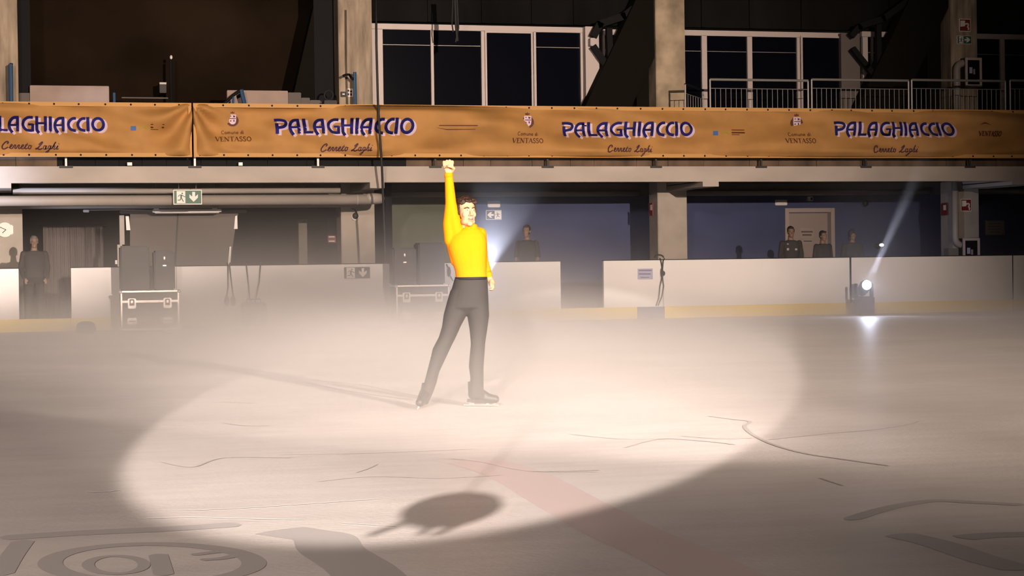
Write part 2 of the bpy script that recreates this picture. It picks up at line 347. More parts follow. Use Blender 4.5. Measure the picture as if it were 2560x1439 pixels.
# pillars
def pillar(px0, px1, pyt, pyb_lo, pyt_lo, mtu, mtl, side=True):
    x0, x1, _, _ = R4(px0, 100, px1, 200, YP)
    r = tag(empty('pillar', ((x0+x1)/2, YP, CZ)), kind='structure')
    MB().box(x0, x1, YP, YP+0.6, ZST, 8.4, 0.015).build('upper_shaft', mtu, r)
    MB().box(x0, x1, YP, YP+0.6, CZ, ZSB+0.1, 0.015).build('lower_shaft', mtl, r)
    return r
M['concrete2'] = mat('stained_concrete', (0.36, 0.285, 0.20), 0.9, noise_s=1.6, amp=0.55, bump=0.3)
pillar(-60, 45, 0, 0, 0, M['concrete'], M['col'])
pillar(847, 931, 0, 0, 0, M['concrete'], M['col'])
pillar(1640, 1713, 0, 0, 0, M['concrete2'], M['col'])
pillar(2378, 2444, 0, 0, 0, M['concrete'], M['col'])
# formwork bands and corbel blocks
for a, b_, py in ((831, 935, 0), (1632, 1716, -5)):
    pass
# lower left: lintel over the room opening, wall with the clock
x0, x1, z0, z1 = R4(-60, 514, 905, 520, YP-0.15)
struct('trim_1', M['duct'], x0, x1, YP-0.15, YP-0.02, z0, z1)
x0, x1, z0, z1 = R4(-60, 520, 57, 700, YP-0.01)
struct('wall_left', M['col'], x0, x1, YP-0.012, YP+0.6, CZ, P(30, 520, YP).z)
struct('wall_above_opening', M['soffit'], P(0, 520, YP).x, P(850, 520, YP).x, YP, YP+0.15, P(400, 519, YP).z, 3.0)
# rink boards: one per section, kick plate and cap rail as parts
def board(px0, px1, label, kick=True, blue=None):
    x0 = P(px0, 660, YB).x; x1 = P(px1, 660, YB).x
    r = tag(empty('rink_board', ((x0+x1)/2, YB, 0)), label, 'rink board', 'white rink boards along the far side')
    MB().box(x0, x1, YB, YB+0.08, 0.24, 1.195, 0.004).build('panel', M['board'], r)
    MB().box(x0, x1, YB-0.01, YB+0.12, 1.193, 1.21, 0.004).build('cap_rail', M['black'], r)
    MB().box(x0, x1, YB+0.08, YB+0.34, 0, 1.15).build('back_frame', M['grey'], r) if False else None
    return r
kp = tag(empty('kick_plate', (P(1280, 790, YB).x, YB, 0)), 'yellow kick plate running along the foot of the rink boards', 'kick plate')
def kick(px0, px1, mt):
    x0 = P(px0, 780, YB).x; x1 = P(px1, 780, YB).x
    MB().box(x0+0.003, x1-0.003, YB-0.018, YB+0.33, 0, 0.24, 0.006).build('section', mt, kp)
for a, b_, mt in ((-80, 176, 'yellow'), (176, 560, 'yellow'), (560, 985, 'yellow'), (985, 1402, 'yellow'), (1402, 1593, 'yellow'), (1593, 1661, 'blueband'), (1661, 2126, 'yellow'), (2126, 2532, 'yellow'), (2532, 2700, 'yellow')):
    kick(a, b_, M[mt])
board(-80, 46, 'short white rink board under the wall clock')
board(177, 440, 'white rink board behind the stacked speakers, beside the dark gateway')
board(441, 985, 'long white rink board carrying the fog-greyed exit arrow sign')
board(986, 1401, 'white rink board behind the skater, ending at the middle gateway')
board(1509, 1657, 'white rink board with a pale blue paper notice')
board(1658, 2125, 'long clean white rink board below the white door')
board(2127, 2531, 'white rink board behind the bright beam lamp')
board(2533, 2700, 'last white rink board past the hose cabinet')
for (a, b_), n_ in (((2124.0, 2128.5), 'rink_board.006'), ((2531, 2533), 'rink_board.007')):
    x0, x1, z0, z1 = R4(a, 650, b_, 740, YB); MB().box(x0, x1, YB-0.006, YB+0.1, 0.245, 1.22).build('joint_strip', M['black'], bpy.data.objects[n_])
# ------------------------------------------------------------------ upper level: windows, roof beams, railings
zt = P(1200, 66, YU).z
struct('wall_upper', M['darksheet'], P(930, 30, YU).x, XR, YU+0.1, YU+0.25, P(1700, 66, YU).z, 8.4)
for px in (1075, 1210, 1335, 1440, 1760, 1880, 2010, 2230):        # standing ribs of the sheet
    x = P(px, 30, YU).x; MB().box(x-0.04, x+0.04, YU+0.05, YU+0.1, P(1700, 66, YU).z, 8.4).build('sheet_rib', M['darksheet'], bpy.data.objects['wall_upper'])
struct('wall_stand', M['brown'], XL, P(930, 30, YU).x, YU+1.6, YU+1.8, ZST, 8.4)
struct('floor_balcony', M['beam'], XL, XR, YF+0.3, YU+3, ZST-0.02, ZST)
def window(name, n, px0, px1, pyt, mull, inner=(), glassdep=0.12, mt='frame'):
    r = tag(empty('window_%d' % n, (P((px0+px1)/2, 200, YU).x, YU, ZST)), kind='structure')
    x0, x1 = P(px0, 160, YU).x, P(px1, 160, YU).x; zt = P((px0+px1)/2, pyt, YU).z; h = P(1200, 62, YU).z - P(1200, 76, YU).z
    MB().box(x0, x1, YU-0.04, YU+0.08, zt-h, zt, 0.01).build('window_head', M[mt], r)
    MB().box(x0, x1, YU-0.02, YU+0.08, ZST, ZST+0.12, 0.01).build('window_sill', M[mt], r)
    xs = []
    for a, b_ in mull:
        xa, xb = P(a, 160, YU).x, P(b_, 160, YU).x; xs.append((xa, xb))
        MB().box(xa, xb, YU-0.03, YU+0.08, ZST+0.1, zt-h*0.9, 0.006).build('mullion', M[mt], r)
    xs = sorted(xs)
    for i in range(len(xs)-1):
        g = MB().box(xs[i][1]+0.003, xs[i+1][0]-0.003, YU+0.03, YU+0.045, ZST+0.12, zt-h).build('glass_pane', M['glass'], r)
        zz = P((px0+px1)/2, pyt+52, YU).z
        MB().box(xs[i][1]+0.01, xs[i+1][0]-0.01, YU+0.012, YU+0.026, zz, zz+0.012).build('reflection_bar', M['steel'], g)  # thin bar standing in for a faint reflection line in the glass
    for (a, b_, c, d) in inner:                                       # opening leaf: its own frame
        x0, x1, z0, z1 = R4(a, c, b_, d, YU-0.08); z0 = ZST+0.03; f = 0.042
        lf = MB().box(x0, x0+f, YU-0.09, YU-0.04, z0, z1, 0.004).box(x1-f, x1, YU-0.09, YU-0.04, z0, z1, 0.004).box(x0+f, x1-f, YU-0.09, YU-0.04, z1-f, z1, 0.004).box(x0+f, x1-f, YU-0.09, YU-0.04, z0, z0+f, 0.004).build('sash', M[mt], r)
        MB().box(x0+f, x1-f, YU-0.07, YU-0.06, z0+f, z1-f).build('sash_pane', M['glass'], lf)
    return r
window('a', 1, 929, 1486, 64, [(929, 943), (944, 957), (1077, 1084), (1203, 1213), (1334, 1340), (1451, 1468)], [(1213, 1333, 78, 268)])
window('b', 2, 1508, 1563, 74, [(1508, 1512), (1516, 1524), (1556, 1563)])
window('c', 3, 1700, 2122, 79, [(1700, 1712), (1754, 1767), (1868, 1880), (1992, 1999), (2108, 2122)], [(2003, 2112, 90, 270)])
window('d', 4, 2154, 2700, 84, [(2156, 2169), (2178, 2183), (2328, 2334), (2378, 2384), (2500, 2511), (2690, 2700)])
# white column between windows 1 and 2 with the steel bracket
x0, x1, z0, z1 = R4(1466, 70, 1500, 270, YU-0.3)
wc = struct('trim_2', M['frame'], x0, x1, YU-0.25, YU+0.3, ZST, P(1480, 70, YU).z)
x0, x1, z0, z1 = R4(1478, 94, 1494, 114, YU-0.5)
MB().box(x0, x1, YU-0.45, YU-0.25, z0, z1, 0.01).build('bracket', M['frame'], wc)
x0, x1, z0, z1 = R4(2108, 86, 2155, 270, YU-0.3)
struct('trim_3', M['frame'] if False else M['grey'], x0, x1, YU-0.2, YU+0.2, ZST, P(2130, 86, YU).z)
def bar(name, pts, w_, mt, Y, dep=0.25, parent=None):               # flat-sided inclined member following pixel points
    mb = MB(); q = [P(p[0], p[1], Y) for p in pts]
    for i in range(len(q)-1):
        a, b_ = q[i], q[i+1]; t = (b_-a); t.y = 0; t.normalize(); s = Vector((-t.z, 0, t.x))*w_/2
        if i: a = a-t*w_*0.3
        if i < len(q)-2: b_ = b_+t*w_*0.3
        mb.prism([(a.x+s.x, a.z+s.z), (b_.x+s.x, b_.z+s.z), (b_.x-s.x, b_.z-s.z), (a.x-s.x, a.z-s.z)], Y, Y+dep)
    return mb.build(name, mt, parent)
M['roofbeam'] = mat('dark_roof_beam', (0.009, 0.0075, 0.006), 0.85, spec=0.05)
def roof(px, py0, px1, py1, w_, label, braces, yb=0.1):
    q = P((px+px1)/2, 150, YP+0.1)
    r = tag(empty('inclined_roof_beam', (q.x, YP+0.1, ZST)), label, 'roof beam', 'inclined roof beams over the balcony')
    bar('beam_web', [(px, py0), (px1, py1)], w_, M['roofbeam'], YP+yb, 0.4, r)
    for b_ in braces: bar('brace', b_[0], b_[1], M['black'], YU-0.5, 0.12, r)
    return r
roof(1462, 390, 1690, -90, 0.95, 'dark inclined roof beam left of the stained middle pillar', [([(1484, 92), (1500, 60), (1560, 40), (1640, -20)], 0.16), ([(1484, 114), (1520, 165), (1545, 200)], 0.13), ([(1524, 70), (1530, 250)], 0.13)])
roof(2140, 390, 2370, -90, 0.95, 'dark inclined roof beam left of the pillar with fire signs', [([(2130, 90), (2150, 66), (2210, 46), (2300, -20)], 0.14), ([(2134, 120), (2170, 165), (2195, 200)], 0.12), ([(2198, 60), (2200, 260)], 0.12)])
roof(745, 320, 838, -90, 0.5, 'dark inclined roof beam left of the pillar with the blue post', [], 0.62)
bar('x', [(0, 0), (1, 1)], 0.01, M['black'], 80) and bpy.data.objects.remove(bpy.data.objects['x'])
x0, x1, z0, z1 = R4(45, 0, 76, 260, YP+0.6)
struct('trim_4', M['black'], x0, x1, YP+0.5, YP+0.9, ZST, 8.4)
x0 = P(783, 100, YP+0.7).x; x1 = P(832, 100, YP+0.7).x
struct('trim_5', M['black'], x0, x1, YP+0.6, YP+0.9, ZST, 8.4)
x0 = P(1590, 100, YP+0.5).x; x1 = P(1640, 100, YP+0.5).x
struct('trim_6', M['roofbeam'], x0, x1, YP+0.5, YP+0.7, ZST, 8.4)
x0 = P(2318, 100, YP+0.5).x; x1 = P(2376, 100, YP+0.5).x
struct('trim_7', M['roofbeam'], x0, x1, YP+0.5, YP+0.7, ZST, 8.4)
# pale parapet blocks in the dark stand
def parapet(a, b_, t, label, steps=()):
    x0, x1, z0, z1 = R4(a, t, b_, 262, YP+0.3)
    r = tag(empty('parapet', ((x0+x1)/2, YP+0.3, ZST)), label, 'parapet', 'pale parapets of the dark stand')
    MB().box(x0, x1, YP+0.3, YP+0.5, ZST, z1, 0.01).build('block', M['parapet'], r)
    for (c, d, e) in steps:
        x0, x1, z0, z1 = R4(c, e, d, 262, YP+0.35); MB().box(x0, x1, YP+0.35, YP+0.5, ZST, z1, 0.01).build('step', M['grey'], r)
    return r
parapet(75, 273, 214, 'pale parapet block in the dark stand, above the cut-off left lettering', [(48, 75, 232)])
parapet(568, 720, 226, 'pale parapet block with a stepped end, under the inclined dark handrail', [(720, 753, 231), (753, 775, 244), (775, 806, 250)])
# mini lights and boxes on the stand
def post(px, py0, py1, w_, Y, label, name, mt, arm=None, extra=None):
    a = P(px, py1, Y); b_ = P(px, py0, Y); r = tag(empty(name, (a.x, Y, ZST)), label, 'post')
    MB().tube([(a.x, Y, ZST), (a.x, Y, b_.z)], w_/2, 10).build('post_tube', mt, r)
    if arm: MB().tube([P(*p, Y) for p in arm], w_*0.38, 8).build('arm', M['black'], r)
    return r
post(888, 180, 262, 0.07, YP-0.35, 'blue steel post with a bent black arm beside the pillar', 'rail_post', M['blueposts'], [(857, 190), (864, 187), (872, 186), (882, 197), (890, 200)])
post(28, 160, 255, 0.09, YP-0.35, 'blue steel post with a dark cap at the far left pillar', 'rail_post', M['blueposts'], [(28, 158), (28, 186)])
post(286, 232, 258, 0.06, YP-0.1, 'short blue post at the end of the first parapet', 'rail_post', M['blueposts'], [(286, 224), (286, 236)])
r = post(583, 240, 262, 0.05, YP-0.1, 'inclined black handrail with a short blue post by the second parapet', 'stair_handrail', M['blueposts'])
MB().tube([P(558, 262, YP-0.1), P(583, 238, YP-0.1), P(603, 224, YP-0.1)], 0.035, 8).build('handrail', M['black'], r)
MB().tube([P(603, 224, YP-0.1), P(612, 262, YP-0.1)], 0.045, 8).build('baluster', M['blueposts'], r)
q = P(427, 240, YU+0.8)
r = tag(empty('lamp_pole', (q.x, YU+0.8, ZST)), 'thin dark pole with a small pale lamp head in the dark stand', 'pole')
MB().tube([(q.x, q.y, ZST), P(427, 150, YU+0.8)], 0.03, 8).build('pole', M['black'], r)
MB().ball(P(428, 143, YU+0.8), (0.03, 0.03, 0.045), 10).build('lamp_head', M['white'], r)
x0, x1, z0, z1 = R4(304, 243, 420, 246, YU+0.7)
MB().box(x0, x1, YU+0.7, YU+0.74, z0, z1).build('foot_rail', M['grey'], r)
x0, x1, z0, z1 = R4(399, 206, 416, 232, YU+0.8)
r = tag(empty('switch_box', ((x0+x1)/2, YU+0.8, z0)), 'dark wall box with a pale top strip in the dark stand', 'box')
MB().box(x0, x1, YU+0.8, YU+1.6, z0, z1, 0.01).build('box_body', M['blacksteel'], r)
MB().box(x0, x1, YU+0.78, YU+0.8, z1-0.04, z1).build('top_strip', M['frame'], r)
# fire hose loop
r = tag(empty('hose_loop', (P(825, 245, YP-0.1).x, YP-0.1, ZST)), 'black looped hose hanging by the foot of the pillar', 'hose')
MB().tube([P(822+11*math.cos(a), 238+12*math.sin(a), YP-0.1) for a in [2*math.pi*k/16 for k in range(17)]], 0.018, 8).build('loop', M['cable'], r)
x0, x1, z0, z1 = R4(810, 251, 842, 258, YP-0.1); MB().box(x0, x1, YP-0.15, YP, ZST, z1, 0.01).build('hose_tray', M['blacksteel'], r)
# railings on the right: panels of rail, two posts, mid rail and balusters
def railing(px0, px1, pyt, label, Y=YF+0.9, ret=False):
    A = P(px0, pyt, Y); B = P(px1, pyt, Y); z1 = (A.z+B.z)/2
    if ret: A = P(px0, 211, Y); B = P(px1, 199, Y+1.3); z1 = A.z
    r = tag(empty('railing_panel', ((A.x+B.x)/2, (A.y+B.y)/2, ZST)), label, 'railing', 'steel railing panels on the balcony')
    A.z = B.z = z1
    def at(t, z): return Vector((A.x+(B.x-A.x)*t, A.y+(B.y-A.y)*t, z))
    MB().tube([at(0, z1), at(1, z1)], 0.028, 8).build('top_rail', M['steel'] if not ret else M['black'], r)
    zm = z1-0.19
    MB().tube([at(0, zm), at(1, zm)], 0.009, 6).build('mid_rail', M['steel'], r)
    for t in (0, 1): MB().tube([at(t, ZST), at(t, z1)], 0.021, 8).build('post', M['steel'], r)
    n = max(4, round((B-A).length/0.118)) if not ret else 7
    proto = None
    for i in range(1, n):
        if proto is None:
            proto = MB().tube([at(i/n, ZST), at(i/n, zm)], 0.0075, 6).build('baluster', M['steel'], r)
            proto_t = at(i/n, 0)
        else:
            o = proto.copy(); C.objects.link(o); o.location = proto.location + (at(i/n, 0)-proto_t)
    return r
railing(1713, 1757, 205, 'short railing return by the stained pillar, running away from the rink', ret=True)
railing(1775, 2020, 200, 'longest-lit railing panel in front of the third window')
railing(2029, 2271, 200, 'railing panel crossing the second inclined roof beam')
railing(2279, 2513, 201, 'railing panel in front of the fire hose cabinet')
railing(2525, 2700, 202, 'last railing panel, cut off at the picture edge')
# hanging black cable and straps
r = tag(MB().tube([P(940, -20, YF-0.62), P(941, 110, YF-0.62), P(945, 262, YF-0.62), P(949, 330, YF-0.62), P(955, 420, YF-0.55), P(958, 500, YF-0.3), P(961, 570, YF-0.25), P(963, 640, YF-0.2), P(964, 664, YF-0.3)], 0.024, 8).build('hanging_cable', M['cable'], smooth=True),
        'long black cable hanging down over the banner beside the lettering', 'cable')
r = tag(empty('hanging_straps', (P(1138, 0, YF+1).x, YF+1, 6.6)), 'bundle of black straps hanging in front of the window head', 'straps')
for pts, rr in (([(1137, -20), (1140, 60), (1144, 103)], 0.03), ([(1133, -20), (1130, 60), (1133, 80)], 0.015), ([(1142, -20), (1146, 70), (1139, 106)], 0.02)):
    MB().tube([P(*p, YF+1) for p in pts], rr, 8).build('strap', M['cable'], r)

# ------------------------------------------------------------------ banners
def fold(x, z):
    e = min(1, max(0, (z-ZBB)/0.14)) * min(1, max(0, (ZBT-z)/0.14))
    u = x*0.55 + z*1.9; v = x*0.55 - z*1.9
    a = noise.noise(Vector((u*0.9, v*0.13, 3.1)))*0.10 + noise.noise(Vector((u*0.2, v*0.8, 9.7)))*0.085
    a += noise.noise(Vector((x*0.9, z*4.0, 1.7)))*0.02 + noise.noise(Vector((x*0.5, z*0.8, 5.0)))*0.06
    seam = P(481, 320, YF).x
    d = x-seam; zz = (z-(ZBT+ZBB)/2)
    a += 0.05*math.exp(-abs(d)/1.1)*math.sin(9*math.atan2(ZBT-z+0.1, abs(d)+0.1))
    return min(a*2.7, 0.19)*e
YBN = YF-0.25
def banner(px0, px1, label, eye_px):
    x0, x1 = P(px0, 320, YBN).x, P(px1, 320, YBN).x
    r = tag(empty('banner', ((x0+x1)/2, YBN, ZBB)), label, 'banner', 'orange banners along the balcony')
    nx = int((x1-x0)/0.05); nz = 22; vs = []; fs = []
    for j in range(nz+1):
        z = ZBB+(ZBT-ZBB)*j/nz
        for i in range(nx+1):
            x = x0+(x1-x0)*i/nx; vs.append((x, YBN+fold(x, z), z))
    for j in range(nz):
        for i in range(nx):
            a = j*(nx+1)+i; fs.append((a, a+1, a+nx+2, a+nx+1))
    me = bpy.data.meshes.new('cloth'); me.from_pydata(vs, [], fs); me.update()
    o = link('cloth', me, M['banner'], r, smooth=True); sm = o.modifiers.new('thick', 'SOLIDIFY'); sm.thickness = 0.004
    for z0, z1 in ((ZBB-0.005, ZBB+0.075), (ZBT-0.075, ZBT+0.005)):
        MB().box(x0, x1, YBN-0.014, YBN-0.004, z0, z1).build('hem', M['hem'], r)
    for xx in (x0, x1-0.06):
        if -11 < xx < 40: MB().box(xx, xx+0.06, YBN-0.0135, YBN-0.0045, ZBB, ZBT).build('side_hem', M['hem'], r)
    x = x0+0.12; pr = None
    while x < x1-0.05:
        for z in (ZBB+0.035, ZBT-0.035):
            if pr is None:
                pr = MB().tube([(x, YBN-0.018, z), (x, YBN-0.010, z)], 0.02, 8).build('eyelet', M['black'], r); p0 = (x, z)
            else:
                q = pr.copy(); C.objects.link(q); q.location = pr.location+Vector((x-p0[0]+random.uniform(-0.02, 0.02), 0, z-p0[1]))
        x += 0.475
    return r
ban1 = banner(-140, 479, 'orange banner with the cut-off lettering, left of the seam', None)
ban2 = banner(483.5, 2720, 'very long orange banner right of the seam, with three full letterings', None)
# posts under the banner
r = tag(empty('banner_rail', (P(1280, 405, YF+0.1).x, YF+0.1, ZST)), 'dark steel rail with short posts holding the banners above the beam', 'rail')
MB().box(XL, XR, YF+0.02, YF+0.06, ZBB+0.02, ZBB+0.06).build('lower_bar', M['blacksteel'], r)
MB().box(XL, XR, YF+0.02, YF+0.06, ZBT-0.06, ZBT-0.03).build('upper_bar', M['blacksteel'], r)
for px in (-160, 165, 487, 795, 1088, 1369, 1640, 1903, 2165, 2425, 2690):
    x = P(px, 405, YF).x; lit = px < 1000  # paler steel paints the light on the left posts
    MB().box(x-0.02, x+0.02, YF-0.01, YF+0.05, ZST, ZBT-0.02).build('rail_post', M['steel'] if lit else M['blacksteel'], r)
    MB().box(x-0.13, x+0.13, YF-0.012, YF+0.05, ZST-0.035, ZST+0.01, 0.004).build('foot_plate', M['blacksteel'], r)
for (a, b_) in ((318, 330), (596, 606)):
    x0, x1, z0, z1 = R4(a, 406, b_, 414, YF+0.1); MB().box(x0, x1, YF+0.06, YF+0.12, z0, z1).build('rail_clip', M['white'], r)

# lettering: strokes in unit letter boxes, laid on the folded cloth
def catmull(q, k_=5):
    if len(q) < 3: 
        return [tuple(q[0][i]+(q[-1][i]-q[0][i])*t/4 for i in (0, 1)) for t in range(5)]
    out = []; n = len(q)
    for i in range(n-1):
        p0, p1, p2, p3 = [Vector(q[j]) for j in (max(i-1, 0), i, i+1, min(i+2, n-1))]
        for k in range(k_):
            t = k/k_; v = 0.5*((2*p1)+(p2-p0)*t+(2*p0-5*p1+4*p2-p3)*t*t+(3*p1-p0-3*p2+p3)*t**3); out.append((v.x, v.y))
    return out+[tuple(q[-1])]
def sharp(q):
    out = []
    for i in range(len(q)-1):
        for t in range(3): out.append(tuple(q[i][j]+(q[i+1][j]-q[i][j])*t/3 for j in (0, 1)))
    return out+[q[-1]]
def ring_(cx, cy, rx, ry): return [(cx+rx*math.cos(a), cy+ry*math.sin(a)) for a in [2*math.pi*k/18 for k in range(19)]]
DECO = {
 'P': (0.80, [([(0.0, .90), (.35, .91), (.62, .84), (.68, .66), (.52, .46), (.20, .40)], .19, 1), ([(.13, .70), (.13, 0)], .21, 0)]),
 'A': (0.84, [([(.28, -.08), (.13, .15), (.08, .42), (.16, .70), (.36, .88), (.68, .90)], .19, 1), ([(.60, .90), (.60, 0)], .20, 0), ([(.12, .42), (.6, .42)], .14, 0)]),
 'L': (0.62, [([(.12, 1), (.12, 0)], .21, 0), ([(.05, .08), (.60, .08)], .16, 0)]),
 'G': (0.84, [([(.72, .90), (.42, .90), (.16, .72), (.09, .42), (.26, .14), (.50, .07), (.72, .08)], .18, 1), ([(.70, 0), (.70, .50)], .19, 0), ([(.42, .46), (.72, .46)], .13, 0)]),
 'H': (0.84, [([(.12, 1), (.12, .25), (.14, .08), (.26, -.10)], .20, 1), ([(.66, 1), (.66, 0)], .20, 0), ([(.12, .54), (.66, .54)], .14, 0)]),
 'I': (0.33, [([(.13, 1), (.13, 0)], .21, 0)]),
 'C': (0.60, [([(.58, .90), (.36, .88), (.16, .70), (.09, .44), (.20, .18), (.42, .07), (.56, .06)], .19, 1)]),
 'O': (0.90, [(ring_(.44, .49, .35, .42), .19, 0)]),
}
SER = {
 'V': (.9, [([(.05, .98), (.42, .02)], .15, 0), ([(.42, .02), (.8, .98)], .06, 0), ([(-.05, .97), (.2, .97)], .05, 0), ([(.66, .97), (.92, .97)], .05, 0)]),
 'E': (.75, [([(.18, 0), (.18, 1)], .14, 0), ([(.02, .97), (.6, .97)], .06, 0), ([(.02, .03), (.64, .03)], .06, 0), ([(.18, .52), (.5, .52)], .06, 0), ([(.6, .97), (.6, .8)], .05, 0), ([(.63, .03), (.63, .22)], .05, 0)]),
 'N': (.98, [([(.14, 0), (.14, .95)], .06, 0), ([(.1, .98), (.76, .05)], .15, 0), ([(.78, 0), (.78, 1)], .06, 0), ([(0, .97), (.2, .97)], .05, 0), ([(0, .03), (.28, .03)], .05, 0), ([(.64, .97), (.92, .97)], .05, 0)]),
 'T': (.82, [([(.4, 0), (.4, 1)], .14, 0), ([(.02, .97), (.78, .97)], .06, 0), ([(.04, .97), (.04, .8)], .05, 0), ([(.76, .97), (.76, .8)], .05, 0), ([(.24, .03), (.56, .03)], .05, 0)]),
 'A': (.92, [([(.08, 0), (.42, .98)], .06, 0), ([(.42, .98), (.78, .02)], .15, 0), ([(.2, .36), (.62, .36)], .05, 0), ([(-.04, .03), (.2, .03)], .05, 0), ([(.62, .03), (.92, .03)], .05, 0)]),
 'S': (.66, [([(.5, .82), (.38, .96), (.18, .94), (.09, .76), (.2, .58), (.42, .44), (.52, .24), (.38, .05), (.18, .04), (.06, .22)], .12, 1)]),
 'O': (.98, [(ring_(.46, .5, .36, .45), .12, 0)]),
}
LOW = {
 'C': (.8, [([(.62, .8), (.4, .97), (.14, .78), (.08, .45), (.2, .1), (.45, .02), (.66, .15)], .10, 1)]),
 'o': (.62, [(ring_(.28, .3, .2, .28), .1, 0)]), 'm': (.92, [([(.1, 0), (.1, .6)], .1, 0), ([(.1, .5), (.28, .6), (.4, .45), (.4, 0)], .1, 1), ([(.4, .5), (.58, .6), (.7, .45), (.7, 0)], .1, 1)]),
 'u': (.66, [([(.1, .6), (.1, .2), (.25, .02), (.42, .1), (.5, .3)], .1, 1), ([(.5, .6), (.5, 0)], .1, 0)]), 'n': (.66, [([(.1, 0), (.1, .6)], .1, 0), ([(.1, .5), (.3, .6), (.46, .45), (.46, 0)], .1, 1)]),
 'e': (.6, [([(.08, .3), (.46, .32), (.38, .56), (.2, .58), (.07, .35), (.15, .06), (.46, .08)], .1, 1)]), 'd': (.66, [(ring_(.26, .28, .18, .27), .1, 0), ([(.48, 0), (.48, 1)], .1, 0)]),
 'i': (.28, [([(.12, 0), (.12, .6)], .1, 0), ([(.12, .76), (.12, .9)], .11, 0)]), ' ': (.4, []),
}
SCR = {
 'C': (.95, [([(.62, .66), (.74, .85), (.62, .98), (.36, .86), (.1, .42), (.14, .05), (.42, -.04), (.8, .22)], .11, 1)]),
 'e': (.46, [([(-.05, .12), (.2, .28), (.34, .48), (.24, .58), (.1, .38), (.14, .08), (.34, .04), (.5, .16)], .085, 1)]),
 'r': (.46, [([(-.02, .1), (.14, .5), (.3, .5), (.24, .2), (.32, .03), (.5, .14)], .085, 1)]), 't': (.42, [([(-.02, .12), (.34, .82)], .06, 1), ([(.26, .66), (.12, .16), (.22, .03), (.46, .14)], .085, 1), ([(.05, .56), (.46, .58)], .06, 0)]),
 'o': (.52, [(ring_(.26, .28, .16, .25), .085, 0), ([(.36, .48), (.56, .46)], .05, 0)]),
 'L': (.85, [([(.30, .62), (.62, .98), (.70, .88), (.42, .42), (.12, .06), (.02, .08), (.2, .14), (.5, .0), (.84, .16)], .11, 1)]),
 'a': (.56, [(ring_(.24, .27, .16, .24), .085, 0), ([(.44, .54), (.36, .12), (.44, .03), (.6, .14)], .085, 1)]), 'g': (.54, [(ring_(.26, .29, .15, .22), .085, 0), ([(.46, .54), (.3, -.1), (.06, -.5), (-.06, -.36), (.24, -.08), (.56, .14)], .075, 1)]),
 'h': (.56, [([(-.02, .1), (.3, .7), (.42, .96), (.32, .9), (.08, .04)], .075, 1), ([(.12, .3), (.32, .52), (.38, .4), (.3, .08), (.4, .03), (.58, .14)], .085, 1)]), 'i': (.3, [([(.0, .14), (.2, .5), (.1, .1), (.18, .03), (.34, .14)], .085, 1), ([(.26, .74), (.3, .8)], .09, 0)]), ' ': (.5, []),
}
def strokes_mesh(name, word, fontd, x0, x1, zb, zt, mt, parent, off, shear=0.0, dx=0.0, dz=0.0, surf=fold, ybase=None, wscale=1.0, thick=0.003):
    total = sum(fontd[c][0] for c in word); H = zt-zb; sx = (x1-x0)/total; ybase = YBN if ybase is None else ybase
    vs = []; fs = []; cx = 0
    for c in word:
        adv, sts = fontd[c]
        for q, w_, sm in sts:
            pts = catmull(q) if sm else (sharp(q) if len(q) > 2 else catmull(q))
            closed = len(q) > 12; n0 = len(vs); pr = []
            for (u, v) in pts: pr.append(((cx+u)*sx + shear*v*H, v*H))
            for i, (a, b_) in enumerate(pr):
                i0, i1 = max(i-1, 0), min(i+1, len(pr)-1)
                if closed and i in (0, len(pr)-1): i0, i1 = len(pr)-2, 1
                tx, tz = pr[i1][0]-pr[i0][0], pr[i1][1]-pr[i0][1]; l = math.hypot(tx, tz) or 1; nx_, nz_ = -tz/l, tx/l; h = w_*H/2*wscale
                for sg in (1, -1):
                    x = x0+a+nx_*h*sg+dx; z = zb+b_+nz_*h*sg+dz
                    vs.append((x, ybase+(surf(x, z) if surf else 0)-off, z))
                if i: k = n0+2*i; fs.append((k-2, k-1, k+1, k))
        cx += adv
    me = bpy.data.meshes.new(name); me.from_pydata(vs, [], fs); me.update(); return link(name, me, mt, parent)
def zat(px, py): return P(px, py, YBN).z
def word(px0, px1, py0, py1, parent):
    x0, x1 = P(px0, 320, YBN).x, P(px1, 320, YBN).x; xm = (px0+px1)/2; zt_, zb_ = zat(xm, py0), zat(xm, py1)
    strokes_mesh('lettering_shadow', 'PALAGHIACCIO', DECO, x0, x1, zb_, zt_, M['shadowprint'], parent, 0.008, dx=0.048, dz=-0.03)
    strokes_mesh('lettering', 'PALAGHIACCIO', DECO, x0, x1, zb_, zt_, M['navy'], parent, 0.012)
def small(px0, px1, py0, py1, txt, fontd, mt, parent, shear=0.0, ws=1.0):
    x0, x1 = P(px0, 320, YBN).x, P(px1, 320, YBN).x; xm = (px0+px1)/2
    strokes_mesh('lettering', txt, fontd, x0, x1, zat(xm, py1), zat(xm, py0), M[mt], parent, 0.012, shear=shear, wscale=ws)
word(-72, 264, 290, 327, ban1); word(688, 1030, 296, 335, ban2); word(1411, 1726, 304, 340, ban2); word(2081, 2381, 305, 340, ban2)
for a, b_, c, d, p in ((2, 145, 353, 372, ban1), (800, 925, 360, 378, ban2), (1512, 1628, 363, 380, ban2), (2177, 2285, 364, 381, ban2)):
    small(a, b_, c, d, 'Cerreto Laghi', SCR, 'script', p, 0.18, 1.5)
